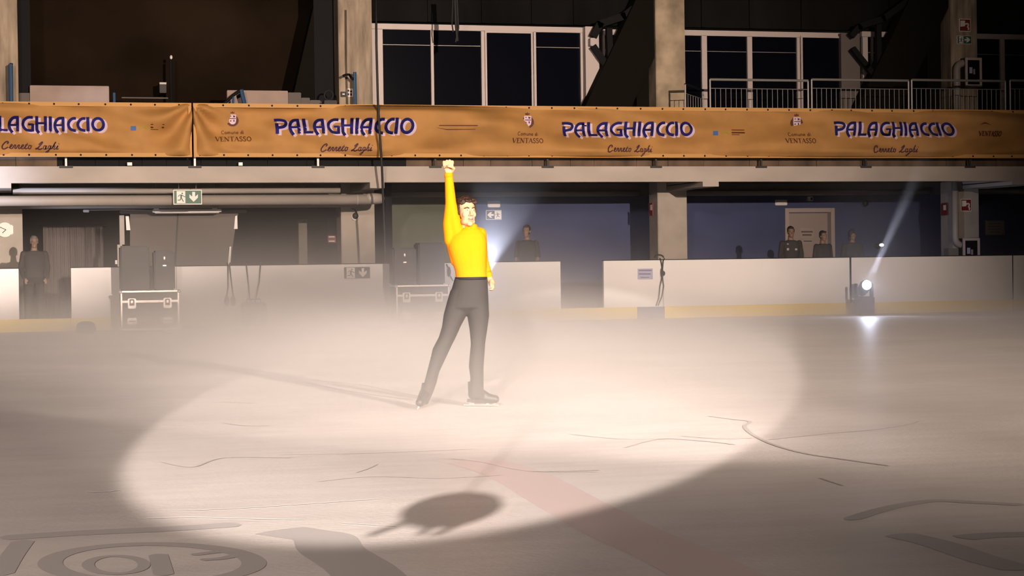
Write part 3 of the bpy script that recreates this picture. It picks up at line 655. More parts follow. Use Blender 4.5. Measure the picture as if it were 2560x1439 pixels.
def crest(cx, cy, p):
    s = P(cx+16, cy, YBN).x-P(cx, cy, YBN).x; c = P(cx, cy, YBN); k = s/16
    def q(pts, name, mt, off): 
        vs = [(c.x+a*k, YBN+fold(c.x, c.z)-off-0.006, c.z-b_*k) for a, b_ in pts]; me = bpy.data.meshes.new(name); me.from_pydata(vs, [], [tuple(range(len(vs)))]); me.update(); return link(name, me, M[mt], p)
    arc = [math.radians(a) for a in range(-50, 231, 14)]
    vs = []; fs = []
    for i, a in enumerate(arc):
        wd = 1.6+2.2*math.sin((a+0.9)/4.9*math.pi)
        for rr in (15.5, 15.5-2*wd): x, z = c.x+math.cos(a)*rr*k, c.z-math.sin(a)*rr*k*0.95; vs.append((x, YBN+fold(c.x, c.z)-0.012, z))
        if i: fs.append((2*i-2, 2*i-1, 2*i+1, 2*i))
    me = bpy.data.meshes.new('crest_wreath'); me.from_pydata(vs, [], fs); me.update(); link('crest_wreath', me, M['brownprint'], p)
    q([(-9, -15), (9, -15), (9, 0), (7.5, 6), (3, 9.5), (-3, 9.5), (-7.5, 6), (-9, 0)], 'crest_shield', 'shadowprint', 0.013)
    q([(-7, -6), (8, -6), (8, -4), (-7, -4)], 'crest_bar', 'brownprint', 0.016)
    q([(-7, -10), (-4, -13), (-2, -10)], 'crest_charge', 'brownprint', 0.016); q([(1, -13), (7, -12), (6, -8), (2, -8)], 'crest_charge', 'brownprint', 0.016)
    q([(-7, 1), (-5, -1), (-2, 1), (-5, 3)], 'crest_charge', 'brownprint', 0.016); q([(2, -2), (5, -2), (5, 3), (2, 3)], 'crest_charge', 'brownprint', 0.016)
    q([(-4, -18), (-6, -22), (-2, -20), (0, -24), (2, -20), (6, -22), (4, -18)], 'crest_crown', 'brownprint', 0.016)
for cx, cy, dy in ((583, 300, 0), (1316, 306, 5), (1993, 309, 6)):
    crest(cx, cy, ban2)
    small(cx-28, cx+28, 325+dy*1.15, 334+dy*1.15, 'Comune di', LOW, 'brownprint', ban2, 0, 1.4)
    k = {583: 44, 1316: 39, 1993: 37}[cx]
    small(cx-k, cx+k+2, 341+dy, 353+dy, 'VENTASSO', SER, 'brownprint', ban2, 0, 1.3)
small(2437, 2498, 329, 341, 'VENTASSO', SER, 'brownprint', ban2, 0, 1.9)
def patch(pts, mt, p, name='logo_patch'):
    vs = [];
    for a, b_ in pts:
        v = P(a, b_, YBN); vs.append((v.x, YBN+fold(v.x, v.z)-0.012, v.z))
    me = bpy.data.meshes.new(name); me.from_pydata(vs, [], [tuple(range(len(vs)))]); me.update(); link(name, me, M[mt], p)
def arcp(cx, cy, r0, r1, a0, a1): 
    aa = [math.radians(a0+(a1-a0)*i/8) for i in range(9)]
    return [(cx+r1*math.cos(a), cy-r1*0.8*math.sin(a)) for a in aa]+[(cx+r0*math.cos(a), cy-r0*0.8*math.sin(a)) for a in reversed(aa)]
for ox, oy, p in ((1778, 328, ban2), (327, 315, ban1)):
    patch([(ox, oy), (ox+13, oy), (ox+13, oy+11), (ox, oy+11)], 'logoblue', p); patch(arcp(ox+32, oy+10, 8, 11.5, 10, 170), 'logogreen', p, 'logo_arc')
    for j, (l, h) in enumerate(((34, 2), (34, 3.5), (20, 1.5))): patch([(ox+49, oy-4+j*6), (ox+49+l, oy-4+j*6), (ox+49+l, oy-4+j*6+h), (ox+49, oy-4+j*6+h)], 'brownprint', p, 'fine_print')
patch([(1090, 315), (1184, 316), (1184, 318), (1090, 317)], 'brownprint', ban2, 'fine_print'); patch([(1083, 321), (1110, 325), (1180, 325), (1180, 326), (1110, 327)], 'brownprint', ban2, 'fine_print')
patch([(2441, 314), (2452, 307), (2458, 307), (2470, 314), (2458, 310), (2452, 310)], 'brownprint', ban2, 'logo_patch')
# ------------------------------------------------------------------ ducts, lamps, signs and doors under the balcony
def pipe(name, pts, r, label, cat, mt='duct', extra=None):
    o = MB().tube(pts, r, 18).build(name, M[mt], smooth=True); return tag(o, label, cat)
Y1, Y2 = YF+0.75, YF+1.15
zc = P(500, 500, Y1).z; rr = (P(500, 487, Y1).z-P(500, 513, Y1).z)/2
xe = P(925, 500, Y1).x
r = tag(empty('ventilation_duct', (P(500, 500, Y1).x, Y1, zc)), 'fat grey round duct running under the balcony edge and ending in an elbow', 'duct')
MB().tube([(XL, Y1, zc), (xe, Y1, zc)], rr, 22).build('duct_pipe', M['duct'], r, smooth=True)
elb = [Vector((xe+0.24*math.sin(a), Y1+0.24*(1-math.cos(a)), zc+0.02)) for a in [math.pi/2*k/6 for k in range(7)]]
MB().tube([(xe-0.05, Y1, zc)]+elb+[(elb[-1].x, YP-0.1, zc+0.05)], rr*1.04, 20).build('duct_elbow', M['duct'], r, smooth=True)
for px in (330, 893):
    x = P(px, 500, Y1).x; MB().tube([(x-0.01, Y1, zc), (x+0.01, Y1, zc)], rr*1.03, 22).build('duct_seam', M['duct'], r, smooth=True)
z2 = P(500, 476, Y2).z; r2 = (P(500, 468, Y2).z-P(500, 484, Y2).z)/2
pipe('upper_duct', [(P(32, 476, Y2).x, Y2, z2), (P(850, 476, Y2).x, Y2, z2)], r2, 'thinner grey duct above the fat duct under the balcony', 'duct')
for a, b_, lab in ((972, 1597, 'grey pipe along the top of the blue wall behind the skater'), (1700, 2322, 'grey pipe along the top of the blue wall above the white door'), (2445, 2700, 'grey pipe along the top of the blue wall past the hose cabinet')):
    pm = (a+b_)/2; py = {972: 485, 1700: 482, 2445: 478}[a]; Y = YW-0.25; A = P(a, py, Y); B = P(b_, py, Y); z = P(pm, py, Y).z
    pipe('wall_pipe', [(A.x, Y, z), (B.x, Y, z)], 0.062, lab, 'pipe')
# exit signs
def flat(pts, name, mt, Y, parent, dep=0.004):                         # thin raised print given in pixels
    q = [P(a, b_, Y) for a, b_ in pts]; return MB().prism([(v.x, v.z) for v in q], Y-dep, Y).build(name, M[mt], parent)
def stroke(pts, wpx, name, mt, Y, parent):
    mb = MB(); 
    for i in range(len(pts)-1):
        (a, b_), (c, d) = pts[i], pts[i+1]; l = math.hypot(c-a, d-b_) or 1; nx_, ny_ = -(d-b_)/l*wpx/2, (c-a)/l*wpx/2
        q = [P(*t, Y) for t in ((a+nx_, b_+ny_), (c+nx_, d+ny_), (c-nx_, d-ny_), (a-nx_, b_-ny_))]
        mb.prism([(v.x, v.z) for v in q], Y-0.006, Y)
    return mb.build(name, M[mt], parent)
def runner(cx, cy, s, Y, p, mt='green', flip=1):
    f = lambda pts: [(cx+a*s*flip, cy+b_*s) for a, b_ in pts]
    mb_pts = [(math.cos(t)*1.9+3, math.sin(t)*1.9-9) for t in [2*math.pi*k/10 for k in range(10)]]
    flat(f(mb_pts), 'figure_head', mt, Y, p, 0.006)
    stroke(f([(-7, -1), (-4, -5), (1, -5.5), (5, -3.5), (8, -1), (11, -1)]), 1.6*s, 'figure_arms', mt, Y, p)
    stroke(f([(1, -5), (0, 1)]), 4*s, 'figure_torso', mt, Y, p)
    stroke(f([(0, 1), (-1.5, 7), (-8, 7.5)]), 2.2*s, 'figure_leg', mt, Y, p); stroke(f([(0.5, 1), (6, 11)]), 2.2*s, 'figure_leg', mt, Y, p)
def arrow(cx, cy, s, d, mt, Y, p):
    pts = [(-3, -11), (3, -11), (3, -1), (9, -6), (9, 1), (0, 10), (-9, 1), (-9, -6), (-3, -1)]
    R = {'down': lambda a, b_: (a, b_), 'left': lambda a, b_: (-b_, a), 'right': lambda a, b_: (b_, a)}[d]
    flat([(cx+R(a, b_)[0]*s, cy+R(a, b_)[1]*s) for a, b_ in pts], 'arrow', mt, Y, p, 0.006)
def exitsign(px0, py0, px1, py1, Y, d, label, hang=False, white_right=False, mg='green', dep=0.04):
    x0, x1, z0, z1 = R4(px0, py0, px1, py1, Y); r = tag(empty('exit_sign', ((x0+x1)/2, Y, z0)), label, 'sign', 'green exit signs')
    W, H = px1-px0, py1-py0; roll = -0.0133
    MB().box(x0, x1, Y, Y+dep, z0, z1, 0.006).build('sign_plate', M['sheetw'], r)
    b_ = W*0.035
    sl = (x1-x0); bz = sl*0.03
    MB().box(x0+bz, x1-bz, Y-0.004, Y, z0+bz, z1-bz).build('sign_field', M[mg], r)
    xa, xb = (x0+sl*0.12, x0+sl*0.42) if not white_right else (x0+sl*0.55, x1-bz*1.5)
    MB().box(xa, xb, Y-0.008, Y-0.004, z0+bz*1.6, z1-bz*1.6).build('door_field', M['sheetw'], r)
    s = H/36; cyp = (py0+py1)/2
    cx = px0+W*(0.27 if not white_right else 0.76); ax = px0+W*(0.71 if not white_right else 0.28)
    runner(cx, cyp, s*(1 if not white_right else 0.9), Y-0.008, r, mg, 1 if not white_right else -1)
    arrow(ax, cyp, s*1.15, d, 'sheetw', Y-0.004, r)
    if hang:
        for t in (0.2, 0.8): MB().tube([(x0+sl*t, Y+0.02, z1), (x0+sl*t, Y+0.02, 3.0)], 0.006, 6).build('hanger', M['steel'], r)
    return r
exitsign(433, 474, 505, 511, YF+0.5, 'down', 'green exit sign with running figure hanging in front of the fat duct', hang=True)
M['green_fog'] = mat('fog_grey_green_print', (0.07, 0.09, 0.08), 0.6)  # green greyed to put the fog's wash into the print
exitsign(858, 665, 927, 698, YB-0.012, 'down', 'fog-greyed exit sign with running figure fixed on the rink board', dep=0.012, mg='green_fog')
exitsign(1215, 525, 1254, 549, YW-0.04, 'left', 'exit sign with left arrow on the blue wall beside the skater', white_right=True, mg='green_fog')
exitsign(2393, 89, 2429, 110, YP-0.03, 'right', 'small exit sign with right arrow on the upper pillar', mg='green')
def hosesign(px0, py0, px1, py1, Y, label, dark=False):
    x0, x1, z0, z1 = R4(px0, py0, px1, py1, Y); W, H = px1-px0, py1-py0
    r = tag(empty('fire_hose_sign', ((x0+x1)/2, Y, z0)), label, 'sign', 'red fire hose signs')
    MB().box(x0, x1, Y, Y+0.02, z0, z1, 0.004).build('sign_plate', M['sheetw'], r); e = (x1-x0)*0.06
    MB().box(x0+e, x1-e, Y-0.003, Y, z0+e, z1-e).build('sign_field', M['red'], r)
    flat([(px0+W*.1, py0+H*.14), (px0+W*.5, py0+H*.14), (px0+W*.5, py0+H*.58), (px0+W*.1, py0+H*.62)], 'cabinet_symbol', 'sheetw', Y-0.003, r)
    stroke([(px0+W*.5, py0+H*.42), (px0+W*.72, py0+H*.36), (px0+W*.8, py0+H*.5), (px0+W*.7, py0+H*.62), (px0+W*.82, py0+H*.74), (px0+W*.78, py0+H*.88)], W*0.13, 'hose_symbol', 'sheetw', Y-0.003, r)
    return r
hosesign(2398, 47, 2427, 79, YP-0.02, 'red fire hose sign on the upper pillar above the small exit sign')
hosesign(2402, 497, 2429, 528, YP-0.02, 'red fire hose sign on the lower pillar beside the white pipe')
# signs facing sideways on the pillars
for px, lab in ((1626, 'narrow dark red sign on the shaded side of the middle pillar'), (2354, 'narrow dark red sign in shade left of the white pipe')):
    v = P(px, 523, YP+0.3); xx = P(1640 if px < 2000 else 2378, 523, YP).x
    r = tag(empty('side_sign', (xx, YP+0.3, v.z)), lab, 'sign')
    MB().box(xx-0.02, xx, YP+0.18, YP+0.46, v.z-0.14, v.z+0.14).build('sign_plate', M['red'], r)
    MB().box(xx-0.024, xx-0.02, YP+0.22, YP+0.34, v.z-0.02, v.z+0.10).build('symbol', M['sheetw'], r)
# little signs on the left pillar
x0, x1, z0, z1 = R4(866, 221, 883, 242, YP-0.02); r = tag(empty('notice', ((x0+x1)/2, YP-0.02, z0)), 'small white notice with dark symbols beside the blue post', 'sign')
MB().box(x0, x1, YP-0.02, YP, z0, z1, 0.003).build('notice_plate', M['sheetw'], r)
for a, b_, c, d in ((869, 224, 873, 229), (875, 226, 880, 231), (869, 233, 873, 238), (875, 233, 880, 239)):
    flat([(a, b_), (c, b_), (c, d), (a, d)], 'symbol', 'brownprint', YP-0.02, r)
x0, x1, z0, z1 = R4(852, 229, 865, 242, YP-0.04); r = tag(empty('alarm_box', ((x0+x1)/2, YP-0.04, z0)), 'small black box with a pale window on the pillar', 'box')
MB().box(x0, x1, YP-0.06, YP, z0, z1, 0.008).build('box_body', M['blacksteel'], r); MB().box(x0+0.03, x1-0.03, YP-0.065, YP-0.06, (z0+z1)/2-0.012, (z0+z1)/2+0.014).build('window', M['white'], r)
# fluorescent tube with its conduit
Yt = YP-0.35
x0, x1, z0, z1 = R4(381, 523, 554, 530, Yt); r = tag(empty('fluorescent_lamp', ((x0+x1)/2, Yt, z1)), 'long unlit fluorescent lamp in a white tray under the duct', 'lamp')
MB().box(x0, x1, Yt, Yt+0.08, z0, z1, 0.01).build('tray', M['white'], r)
MB().tube([(x0+0.05, Yt+0.02, z0-0.012), (x1-0.05, Yt+0.02, z0-0.012)], 0.013, 8).build('tube', M['white'], r, smooth=True)
for px in (391, 537):
    x = P(px, 522, Yt).x; MB().box(x-0.05, x+0.05, Yt+0.02, Yt+0.06, z1, z1+0.02).build('clip', M['white'], r)
for px in (391, 537): MB().tube([(P(px, 522, Yt).x, Yt+0.04, z1), (P(px, 522, Yt).x, Yt+0.04, 3.0)], 0.006, 6).build('hanger', M['steel'], r)
c = MB().tube([P(222, 525, Yt), P(300, 524, Yt), P(381, 526, Yt)], 0.012, 8).build('conduit', M['steel'], r)
x0, x1, z0, z1 = R4(208, 524, 223, 530, Yt); MB().box(x0, x1, Yt, Yt+0.1, z0, z1, 0.008).build('junction_box', M['white'], r)
# grey shutter sheet with its rail and white strips painting its lit edges
Ys = YP+0.2
r = tag(empty('grey_partition', (P(460, 600, Ys).x, Ys, CZ)), 'big grey slanted partition sheet behind the stacked speakers', 'partition')
def poly(pts, name, mt, Y, dep, parent): q = [P(a, b_, Y) for a, b_ in pts]; return MB().prism([(v.x, v.z) for v in q], Y, Y+dep).build(name, M[mt], parent)
poly([(325, 532), (443, 532), (434, 700), (325, 700)], 'sheet', 'grey', Ys, 0.05, r); poly([(446, 532), (596, 532), (586, 585), (571, 700), (437, 700)], 'sheet', 'grey', Ys, 0.05, r)
poly([(443, 532), (447, 532), (438, 700), (434, 700)], 'joint_rib', 'blacksteel', Ys-0.01, 0.02, r)
x0, x1, z0, z1 = R4(300, 525, 618, 533, Ys-0.1); MB().box(x0, x1, Ys-0.1, Ys+0.1, z0, z1, 0.02).build('top_rail', M['grey'], r)
poly([(588, 540), (593, 538), (594, 572), (585, 572)], 'lit_edge_or_bracket', 'white', Ys-0.05, 0.05, r); poly([(574, 616), (578, 616), (576, 660), (570, 660)], 'lit_edge_or_bracket', 'white', Ys-0.05, 0.05, r)  # white strips paint the light on the sheet's edges
poly([(314, 540), (322, 540), (326, 575), (316, 575)], 'lit_edge_or_bracket', 'white', Ys-0.05, 0.05, r)
r = tag(empty('grey_post', (P(309, 600, Ys).x, Ys, CZ)), 'slim grey post left of the slanted partition', 'post')
pbox('upper_post', M['duct'], 299, 538, 311, 611, Ys-0.05, 0.1, r); pbox('lower_post', M['duct'], 294, 611, 306, 700, Ys-0.04, 0.1, r)
pbox('socket', M['white'], 288, 650, 293, 660, Ys-0.05, 0.03, r)
r = tag(MB().box(*[v for v in (P(747, 600, YW).x, P(768, 600, YW).x)], YW, YW+0.2, CZ, P(757, 548, YW).z).build('concrete_post', M['soffit']), 'grey post standing in the dark room', 'post')
# curtains behind the left man
x0, x1 = P(108, 600, YW+0.6).x, P(258, 600, YW+0.6).x; zt = P(180, 566, YW+0.6).z
r = tag(empty('curtain', ((x0+x1)/2, YW+0.6, CZ)), 'pale grey curtain panels hanging in the dark room behind the man', 'curtain')
edges = [0, .44, .70, .80, 1.0]
for k in range(4):
    a, b_ = x0+(x1-x0)*edges[k], x0+(x1-x0)*edges[k+1]; vs = []; fs = []; n = 40
    for i in range(n+1):
        x = a+(b_-a)*i/n
        for z in (CZ, zt): vs.append((x, YW+0.6+0.03*math.sin(i*1.1+k*2)+0.04*(k % 2), z))
        if i: fs.append((2*i-2, 2*i-1, 2*i+1, 2*i))
    me = bpy.data.meshes.new('curtain_panel'); me.from_pydata(vs, [], fs); me.update(); link('curtain_panel', me, M['curtain'], r, smooth=True)
MB().tube([(x0-0.1, YW+0.6, zt+0.02), (x1+0.1, YW+0.6, zt+0.02)], 0.02, 8).build('curtain_rod', M['black'], r)
# red notice inside the room
x0, x1, z0, z1 = R4(820, 588, 841, 606, YW+2.9); r = tag(empty('room_notice', ((x0+x1)/2, YW+2.9, z0)), 'faint red and white notice on the dark room wall', 'sign')
MB().box(x0, x1, YW+2.97, YW+3, z0, z1).build('notice_plate', M['red'], r); MB().box(x0+0.03, x1-0.03, YW+2.965, YW+2.97, z1-0.05, z1-0.02).build('white_band', M['sheetw'], r); MB().box(x0+0.03, x1-0.03, YW+2.965, YW+2.97, z0+0.02, z0+0.05).build('white_band', M['sheetw'], r)
# wall clock
c = P(12, 574, YP-0.1); r = tag(empty('wall_clock', (c.x, YP-0.06, c.z)), 'round white wall clock on the pillar above the short board', 'clock')
rad = P(33, 574, YP).x-P(14, 574, YP).x
MB().tube([(c.x, YP-0.06, c.z), (c.x, YP-0.012, c.z)], rad, 32).build('clock_body', M['white'], r, smooth=False)
MB().tube([(c.x, YP-0.064, c.z), (c.x, YP-0.06, c.z)], rad*0.9, 32).build('clock_dial', M['sheetw'], r)
stroke([(15, 574), (-1, 567)], 1.4, 'clock_hand', 'black', YP-0.066, r); stroke([(15, 574), (6, 582)], 1.6, 'clock_hand', 'black', YP-0.066, r)
MB().box(c.x+rad*0.7, c.x+rad*1.1, YP-0.07, YP-0.012, c.z-0.1, c.z+0.1, 0.02).build('clock_clip', M['white'], r)
# dome camera with its cable
c = P(890, 541, YP-0.12); r = tag(empty('dome_camera', (c.x, YP-0.1, c.z)), 'small dome camera with a white ring on the lower pillar', 'camera')
MB().tube([(c.x, YP, c.z), (c.x, YP-0.05, c.z)], 0.085, 24).build('mount_ring', M['white'], r, smooth=True); MB().ball((c.x, YP-0.055, c.z+0.015), (0.068, 0.07, 0.068), 16).build('dome', M['blacksteel'], r, smooth=True)
MB().tube([P(878, 521, YP-0.03), P(886, 523, YP-0.03), P(891, 530, YP-0.03), P(890, 536, YP-0.03)], 0.012, 8).build('camera_cable', M['cable'], r)
# door in the blue wall
x0, x1, z0, z1 = R4(1964, 520, 2088, 640, YW-0.06); zt = P(2026, 520, YW).z
r = tag(empty('door_1', ((x0+x1)/2, YW, CZ)), kind='structure'); f = 0.1
M['doorpaint'] = mat('door_paint', (0.30, 0.24, 0.22), 0.6); M['doorframe'] = mat('door_frame_paint', (0.38, 0.31, 0.28), 0.5)
MB().box(x0, x0+f, YW-0.05, YW, CZ, zt, 0.006).box(x1-f, x1, YW-0.05, YW, CZ, zt, 0.006).box(x0+f, x1-f, YW-0.05, YW, zt-f, zt, 0.006).build('door_frame', M['doorframe'], r)
xl = P(2068, 560, YW).x
MB().box(x0+f, xl, YW-0.02, YW-0.005, CZ, zt-f-0.02, 0.004).build('door_leaf', M['doorpaint'], r); MB().box(xl, x1-f, YW-0.012, YW-0.004, CZ, zt-f).build('door_reveal', M['grey'], r)
MB().box(xl-0.09, xl-0.05, YW-0.07, YW-0.02, 1.08, 1.2, 0.008).build('door_handle', M['steel'], r)
def paper(px0, py0, px1, py1, Y, label, bars, mt='sheetw', ink='black', dep=0.004, name='notice'):
    x0, x1, z0, z1 = R4(px0, py0, px1, py1, Y); r = tag(empty(name, ((x0+x1)/2, Y, z0)), label, 'sign')
    MB().box(x0, x1, Y, Y+dep, z0, z1).build('paper_sheet', M[mt], r)
    for a, b_, c, d in bars: flat([(a, b_), (c, b_), (c, d), (a, d)], 'text_line', ink, Y, r, 0.002)
    return r
M['paperdim'] = mat('plastic_sleeved_paper', (0.33, 0.27, 0.25), 0.5); M['inkdim'] = mat('grey_ink', (0.10, 0.08, 0.08), 0.8)
paper(2000, 570, 2035, 596, YW-0.026, 'paper notice with two bold lines on the white door', [(2003, 577, 2032, 581), (2006, 585, 2029, 589)], 'paperdim', 'inkdim')
paper(2006, 598, 2032, 608, YW-0.026, 'narrow paper strip below the two-line notice on the door', [(2009, 601, 2030, 604)], 'paperdim', 'inkdim')
paper(1594, 671, 1632, 698, YB-0.006, 'pale blue paper notice taped to the rink board', [(1597, 674, 1629, 677), (1597, 683, 1627, 686), (1601, 692, 1623, 694)], 'paperblue', 'inkblue')
r = paper(2463, 551, 2511, 587, YW-0.03, 'framed grey notice board on the dark blue wall', [(2472, 558, 2500, 559.5), (2470, 565, 2502, 566.5), (2470, 572, 2502, 573.5), (2474, 579, 2500, 580.5)], 'paperdim', 'inkdim', 0.03, 'notice_board')
x0, x1, z0, z1 = R4(2463, 551, 2511, 587, YW-0.04); fr = 0.03
MB().box(x0, x0+fr, YW-0.05, YW-0.03, z0, z1).box(x1-fr, x1, YW-0.05, YW-0.03, z0, z1).box(x0+fr, x1-fr, YW-0.05, YW-0.03, z0, z0+fr).box(x0+fr, x1-fr, YW-0.05, YW-0.03, z1-fr, z1).build('board_frame', M['doorpaint'], r)
def emlamp(px0, py0, px1, py1, label):
    x0, x1, z0, z1 = R4(px0, py0, px1, py1, YW-0.07); r = tag(empty('emergency_lamp', ((x0+x1)/2, YW-0.07, z0)), label, 'lamp', 'emergency lamps on the blue wall')
    MB().box(x0, x1, YW-0.06, YW, z0, z1, 0.012).build('housing', M['white'], r); MB().box(x0+0.04, x1-0.03, YW-0.068, YW-0.06, z0+0.04, z1-0.04, 0.003).build('diffuser', M['sheetw'], r)
emlamp(1220, 502, 1251, 518, 'pale emergency lamp above the left-arrow exit sign')
emlamp(1939, 499, 1969, 513, 'white emergency lamp up beside the white door')
x0, x1, z0, z1 = R4(2020, 491, 2034, 502, YW-0.07); r = tag(empty('door_detector', ((x0+x1)/2, YW-0.07, z0)), 'small white box with a dark eye above the white door', 'box')
MB().box(x0, x1, YW-0.06, YW, z0, z1, 0.01).build('housing', M['white'], r); MB().box(x0+0.07, x1-0.02, YW-0.065, YW-0.06, z0+0.02, z1-0.02).build('eye', M['brownprint'], r)
c = P(2165, 508, YW-0.1); r = tag(empty('wall_siren', (c.x, YW-0.1, c.z)), 'dark round siren on the blue wall right of the door', 'siren')
MB().tube([(c.x, YW, c.z), (c.x, YW-0.1, c.z)], [0.055, 0.075], 20).build('siren_body', M['blacksteel'], r, smooth=True); MB().ball((c.x, YW-0.1, c.z), (0.05, 0.03, 0.05), 12).build('siren_mesh', M['cable'], r)
# drain pipes and hose cabinets at the right pillar
def hosecab(px0, py0, px1, py1, label, low=None):
    Y = YP-0.25; x0, x1, z0, z1 = R4(px0, py0, px1, py1, Y); z0 = z0 if low is None else low
    r = tag(empty('hose_cabinet', ((x0+x1)/2, Y, z0)), label, 'cabinet', 'fire hose cabinets on the right pillar')
    MB().box(x0, x1, YP-0.22, YP, z0, z1, 0.006).build('cabinet_body', M['blacksteel'], r); f = 0.055
    MB().box(x0, x0+f, Y, Y+0.03, z0, z1).box(x1-f, x1, Y, Y+0.03, z0, z1).box(x0+f, x1-f, Y, Y+0.03, z1-f, z1).box(x0+f, x1-f, Y, Y+0.03, z0, z0+f).build('door_frame', M['frame'], r)
    MB().box(x0+f, x1-f, Y+0.02, Y+0.03, z0+f, z1-f).build('door_pane', M['glass'], r)
    w_ = x1-x0; MB().box(x0+w_*.25, x0+w_*.43, Y+0.01, Y+0.02, z1-0.36, z1-0.22).build('sticker', M['paperblue'], r); MB().box(x0+w_*.48, x0+w_*.6, Y+0.01, Y+0.02, z1-0.38, z1-0.26).build('sticker', M['paperdim'], r)
hosecab(2414, 144, 2455, 217, 'upper fire hose cabinet with a pale frame behind the railing')
hosecab(2408, 595, 2450, 640, 'lower fire hose cabinet with a pale frame above the rink board', 0.55)
Y = YP-0.12; rp = (P(2395, 550, Y).x-P(2380, 550, Y).x)/2; xc = P(2388, 550, Y).x
zlow = P(2388, 612, Y).z; pts = [(xc, Y, 3.0), (xc, Y, zlow+0.16)]+[(xc+0.16*(1-math.cos(a)), Y, zlow+0.16*(1-math.sin(a))) for a in [math.pi/2*k/5 for k in range(1, 6)]]+[(P(2410, 612, Y).x, Y, zlow)]
pipe('drain_pipe', pts, rp, 'pale vertical pipe bending into the lower hose cabinet', 'pipe', 'duct')
zhi = P(2395, 158, Y).z; xc = P(2392, 230, Y).x
pts = [(xc, Y, ZST), (xc, Y, zhi-0.16)]+[(xc+0.16*(1-math.cos(a)), Y, zhi-0.16*(1-math.sin(a))) for a in [math.pi/2*k/5 for k in range(1, 6)]]+[(P(2416, 158, Y).x, Y, zhi)]
pipe('drain_pipe', pts, rp*1.1, 'pale vertical pipe bending into the upper hose cabinet', 'pipe', 'duct')
x = P(2392, 258, Y).x
x0, x1, z0, z1 = R4(2372, 620, 2397, 640, YP-0.3); tag(MB().box(x0, x1, YP-0.3, YP-0.05, CZ, z1, 0.01).build('pillar_plinth', M['soffit']), 'low grey block under the bend of the pale pipe', 'block')

# ------------------------------------------------------------------ flight cases with loudspeakers on the ice
def speaker(px0, py0, px1, py1, Y, dep, z0, label, two=False):
    x0, x1, _, z1 = R4(px0, py0, px1, py1, Y); r = tag(empty('loudspeaker', ((x0+x1)/2, Y, z0)), label, 'loudspeaker', 'loudspeakers stacked on the flight cases'); w_ = x1-x0
    MB().box(x0, x1, Y+0.02, Y+dep, z0, z1, 0.03).build('cabinet', M['speaker'], r)
    MB().box(x0+0.02, x1-0.02, Y+0.005, Y+0.02, z0+0.03, z1-(0.03 if not two else 0.26), 0.005).build('grille', M['caseblack'], r)
    if two:
        MB().box(x0+0.03, x1-0.03, Y+0.008, Y+0.02, z1-0.24, z1-0.04, 0.005).build('horn_flare', M['caseblack'], r)
        MB().ball(((x0+x1)/2, Y+0.008, z1-0.14), (0.02, 0.008, 0.035), 10).build('horn_throat', M['alu'], r)
        MB().box((x0+x1)/2-0.03, (x0+x1)/2+0.03, Y, Y+0.006, z1-0.29, z1-0.27).build('badge_plate', M['alu'], r)
    for s in (x0-0.004, x1-0.012): MB().box(s, s+0.016, Y+dep*0.4, Y+dep*0.7, z0+(z1-z0)*0.55, z0+(z1-z0)*0.7, 0.004).build('side_handle', M['blacksteel'], r)
    return r
def flightcase(px0, py0, px1, py1, Y, dep, label):
    x0, x1, z0, z1 = R4(px0, py0, px1, py1, Y); z0 = 0.0; e = 0.028
    r = tag(empty('flight_case', ((x0+x1)/2, Y, 0)), label, 'flight case', 'flight cases on the ice'); zl = z1-0.2
    MB().box(x0+0.01, x1-0.01, Y+0.01, Y+dep, 0.03, z1-0.01).build('case_body', M['caseblack'], r)
    def ed(a, b_, c, d, e_, f, n='edge_strip'): MB().box(a, b_, c, d, e_, f, 0.004).build(n, M['alu'], r)
    ed(x0, x1, Y, Y+0.02, z1-e, z1); ed(x0, x1, Y, Y+0.02, 0.02, 0.02+e); ed(x0, x0+e, Y, Y+0.02, 0.02, z1); ed(x1-e, x1, Y, Y+0.02, 0.02, z1)
    ed(x0, x1, Y-0.003, Y+0.02, zl-0.02, zl+0.02, 'lid_strip')
    ed(x0, x0+e, Y, Y+dep, z1-e, z1); ed(x1-e, x1, Y, Y+dep, z1-e, z1)
    for x in (x0, x1):
        for z in (0.05, z1-0.02): MB().ball((x, Y+0.02, z), 0.038, 10).build('corner_ball', M['alu'], r, smooth=True)
    for t in (0.19, 0.8):
        xc = x0+(x1-x0)*t
        pl = MB().box(xc-0.075, xc+0.075, Y-0.012, Y, zl-0.13, zl+0.06, 0.012).build('latch_dish', M['alu'], r); MB().box(xc-0.045, xc+0.045, Y-0.022, Y-0.012, zl-0.075, zl+0.045, 0.008).build('latch', M['grey'], pl)
        MB().box(xc-0.02, xc+0.02, Y-0.03, Y-0.022, zl-0.03, zl+0.02, 0.004).build('latch_key', M['alu'], pl)
        hd = MB().box(xc-0.085, xc+0.085, Y-0.01, Y, 0.13, 0.25, 0.01).build('handle_dish', M['alu'], r); MB().tube([(xc-0.06, Y-0.02, 0.19), (xc+0.06, Y-0.02, 0.19)], 0.012, 8).build('handle', M['grey'], hd)
    for t in (0.12, 0.88):
        MB().tube([(x0+(x1-x0)*t-0.02, Y+0.15, 0.03), (x0+(x1-x0)*t+0.02, Y+0.15, 0.03)], 0.03, 12).build('caster', M['cable'], r)
    return r, z1
YC = YB-1.0
fc, zt1 = flightcase(302, 726, 448, 808, YC, 0.62, 'flight case with aluminium edges standing by the left rink board')
speaker(301, 614, 374, 722, YC+0.05, 0.5, zt1, 'tall black loudspeaker on the left flight case')
speaker(385, 626, 438, 722, YC+0.08, 0.42, zt1, 'smaller black loudspeaker with a horn on the left flight case', True)
fc, zt2 = flightcase(991, 712, 1124, 795, YC, 0.62, 'fogged flight case standing right behind the skater')
speaker(983, 619, 1042, 712, YC+0.08, 0.42, zt2, 'smaller loudspeaker fading in fog left of the skater', True)
